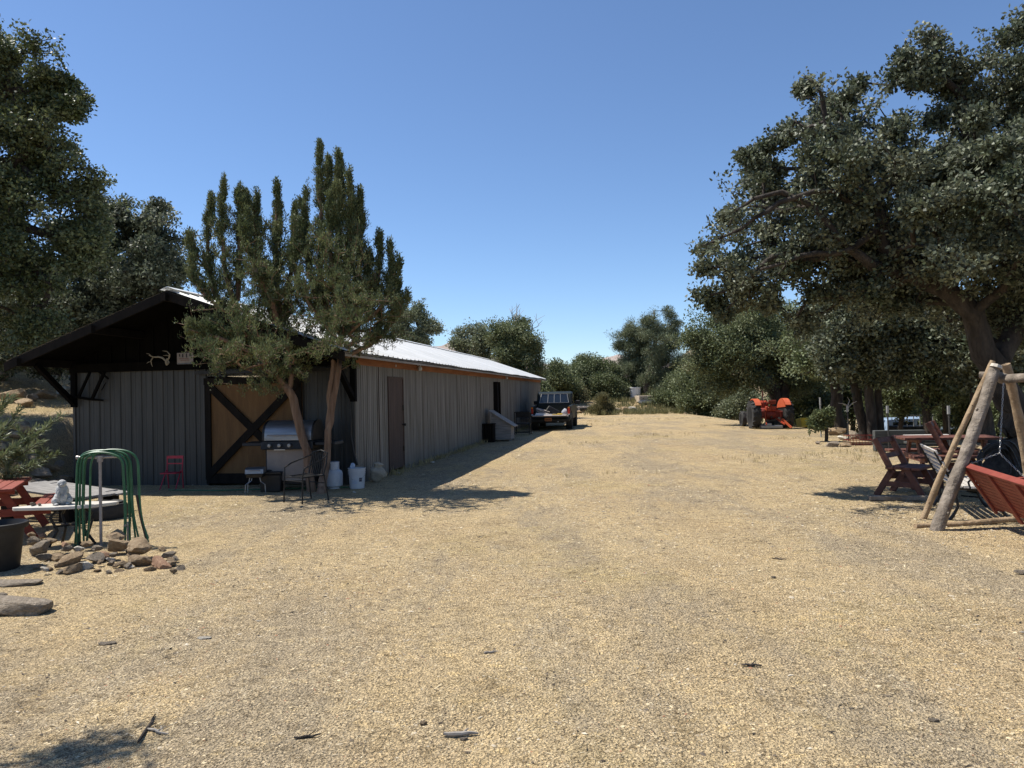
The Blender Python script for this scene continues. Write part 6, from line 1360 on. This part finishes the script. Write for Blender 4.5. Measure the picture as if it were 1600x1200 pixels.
v0 = P(1484, 672, 33); car('parked_car', 'dull grey blue car parked right of the van behind the pole', 'car', (v0.x, 33, Hz(v0.x, 33)), R(5), 'grey_car', [(-2.0, .4), (-2.05, .9), (-1.5, 1.0), (-1.05, 1.42), (.25, 1.44), (.85, 1.0), (1.95, .88), (2.05, .45)], [[(-1.25, 1.02), (-.95, 1.35), (-.35, 1.36), (-.35, 1.02)], [(-.25, 1.02), (-.25, 1.36), (.2, 1.36), (.65, 1.02)]], 4.1, 1.65, (-1.25, 1.3), .32)
v0 = P(1426, 676, 33); g = thing('dark_trailer', 'black flat utility trailer standing in front of the pale blue van', 'trailer', (v0.x, 33, Hz(v0.x, 33)), R(6)); g.scale = (.75, .8, 1.75)
t = MB(); t.box((0, 0, .62), (1.9, 1.3, .5), taper=(1.12, 1.08)); t.box((-1.3, 0, .45), (.9, .08, .08)); t.build('tub', 'black_metal', g, bevel=.03)
for s in (-1, 1): e = MB(); e.lathe(tyre(.33, .2), (.1, s*.74, .33), 20, 'Y'); e.build('wheel', 'rubber', g, smooth=True)
t = MB()
for i in range(5): t.box((-.8+i*.4, -.66, .95), (.035, .035, .42))
t.box((0, -.66, 1.14), (1.7, .03, .03)); t.build('rail', 'pvc', g)

# ------------------------------------------------------------------ beyond the field
g0 = P(993, 632, 60); g = thing('water_tank', 'white plastic tub standing on the dirt bank beyond the field', 'tub', (g0.x, 60, Hz(g0.x, 60))); t = MB(); t.lathe([(0, 0), (.40, 0), (.46, .72), (.50, .74), (.50, .80), (.44, .80), (.36, .10), (0, .08)], n=24); t.build('tub', 'white_paint', g, smooth=True); g.location.z += .18
t = MB(); t.box((0, 0, -.14), (1.1, .9, .24)); t.build('plinth', 'concrete', g)
g0 = P(1008, 634, 58); g = thing('concrete_slab', 'long low tan concrete slab beside the white tub', 'slab', (g0.x+.5, 58, Hz(g0.x, 58)), R(3)); t = MB(); t.box((0, 0, .2), (2.3, 1.6, .5)); t.build('slab', 'concrete', g, bevel=.02); t = MB(); t.box((0, -.82, -.02), (2.4, .1, .2)); t.build('edge', 'white_paint', g)
g0 = P(905, 628, 54); g = thing('pallet', 'weathered pallet propped level on the dirt bank by the truck', 'pallet', (g0.x, 55.5, Hz(g0.x, 55.5)+.15), R(6)); t = MB()
for i in range(6): t.box((-.85+i*.34, 0, .24), (.24, 1.0, .03))
for y in (-.45, 0, .45): t.box((0, y, .17), (2.0, .09, .10))
for x in (-.8, 0, .8): t.box((x, -.45, .02), (.12, .12, .24))
t.build('boards', 'slat_grey', g)
b = P(937, 648, 52); b.z = Hz(b.x, 52)
make_tree('shrub', 'round dry shrub alone at the foot of the dirt bank', 'shrub', b, [[b, b+Vector((0, 0, .3)), b+Vector((.1, 0, .7))]], px_masses([(937, 636, 14, 52, 1), (928, 642, 10, 52, 1), (948, 642, 9, 52, 1), (938, 626, 8, 52, 1)]), 120, 301, per=46, spread=.2, L=.17, Wd=.018, mt='shrubleaf', rb=.05, r0=.008, step=.25, bias=(0, 0, .6), bstr=.6)
# grasses: tufts too many to count
def tufts(name, lab, pts, per, L, Wd, mt_, seed):
    rs = np.random.RandomState(seed); pts = np.array(pts); lm = leaf_mesh(name, pts, per, (.07, .07, .02), L, Wd, rs, (0, 0, .8), .75); o = mesh_obj(name, lm, M[mt_]); tag(o, lab, 'grass', kind='stuff')
rs_ = np.random.RandomState(4)
pts = []
for _ in range(600):
    y = rs_.uniform(50, 60); px = rs_.normal(1010, 45); x = (px-800)/FPX*y; pts.append((x, y, Hz(x, y)))
for _ in range(260):
    k = rs_.uniform(.5, 26); q_ = BM @ Vector((.10+abs(rs_.normal(0, .10)), k, 0)); pts.append((q_.x, q_.y, Hz(q_.x, q_.y)))
tufts('weeds', 'green weeds along the far edge of the field', [p_ for p_ in pts if p_[1] > 45], 10, .38, .016, 'weed', 1)
tufts('wall_weeds', 'thin weeds sprouting along the foot of the barn side wall', [p_ for p_ in pts if p_[1] <= 45], 7, .13, .006, 'grass', 6)
pts = []
for _ in range(2200):
    y = rs_.uniform(14, 46); x = y*rs_.uniform(-.02, .6)
    if vnoise(x, y, 3.1, 21) > .12: pts.append((x, y, Hz(x, y)-.01))
for _ in range(700):
    y = rs_.uniform(15.5, 24); x = rs_.uniform(-17, -9.6)
    pts.append((x, y, Hz(x, y)-.01))
tufts('dry_grass', 'sparse dry grass tufts over the field', pts, 7, .10, .004, 'grass', 2)
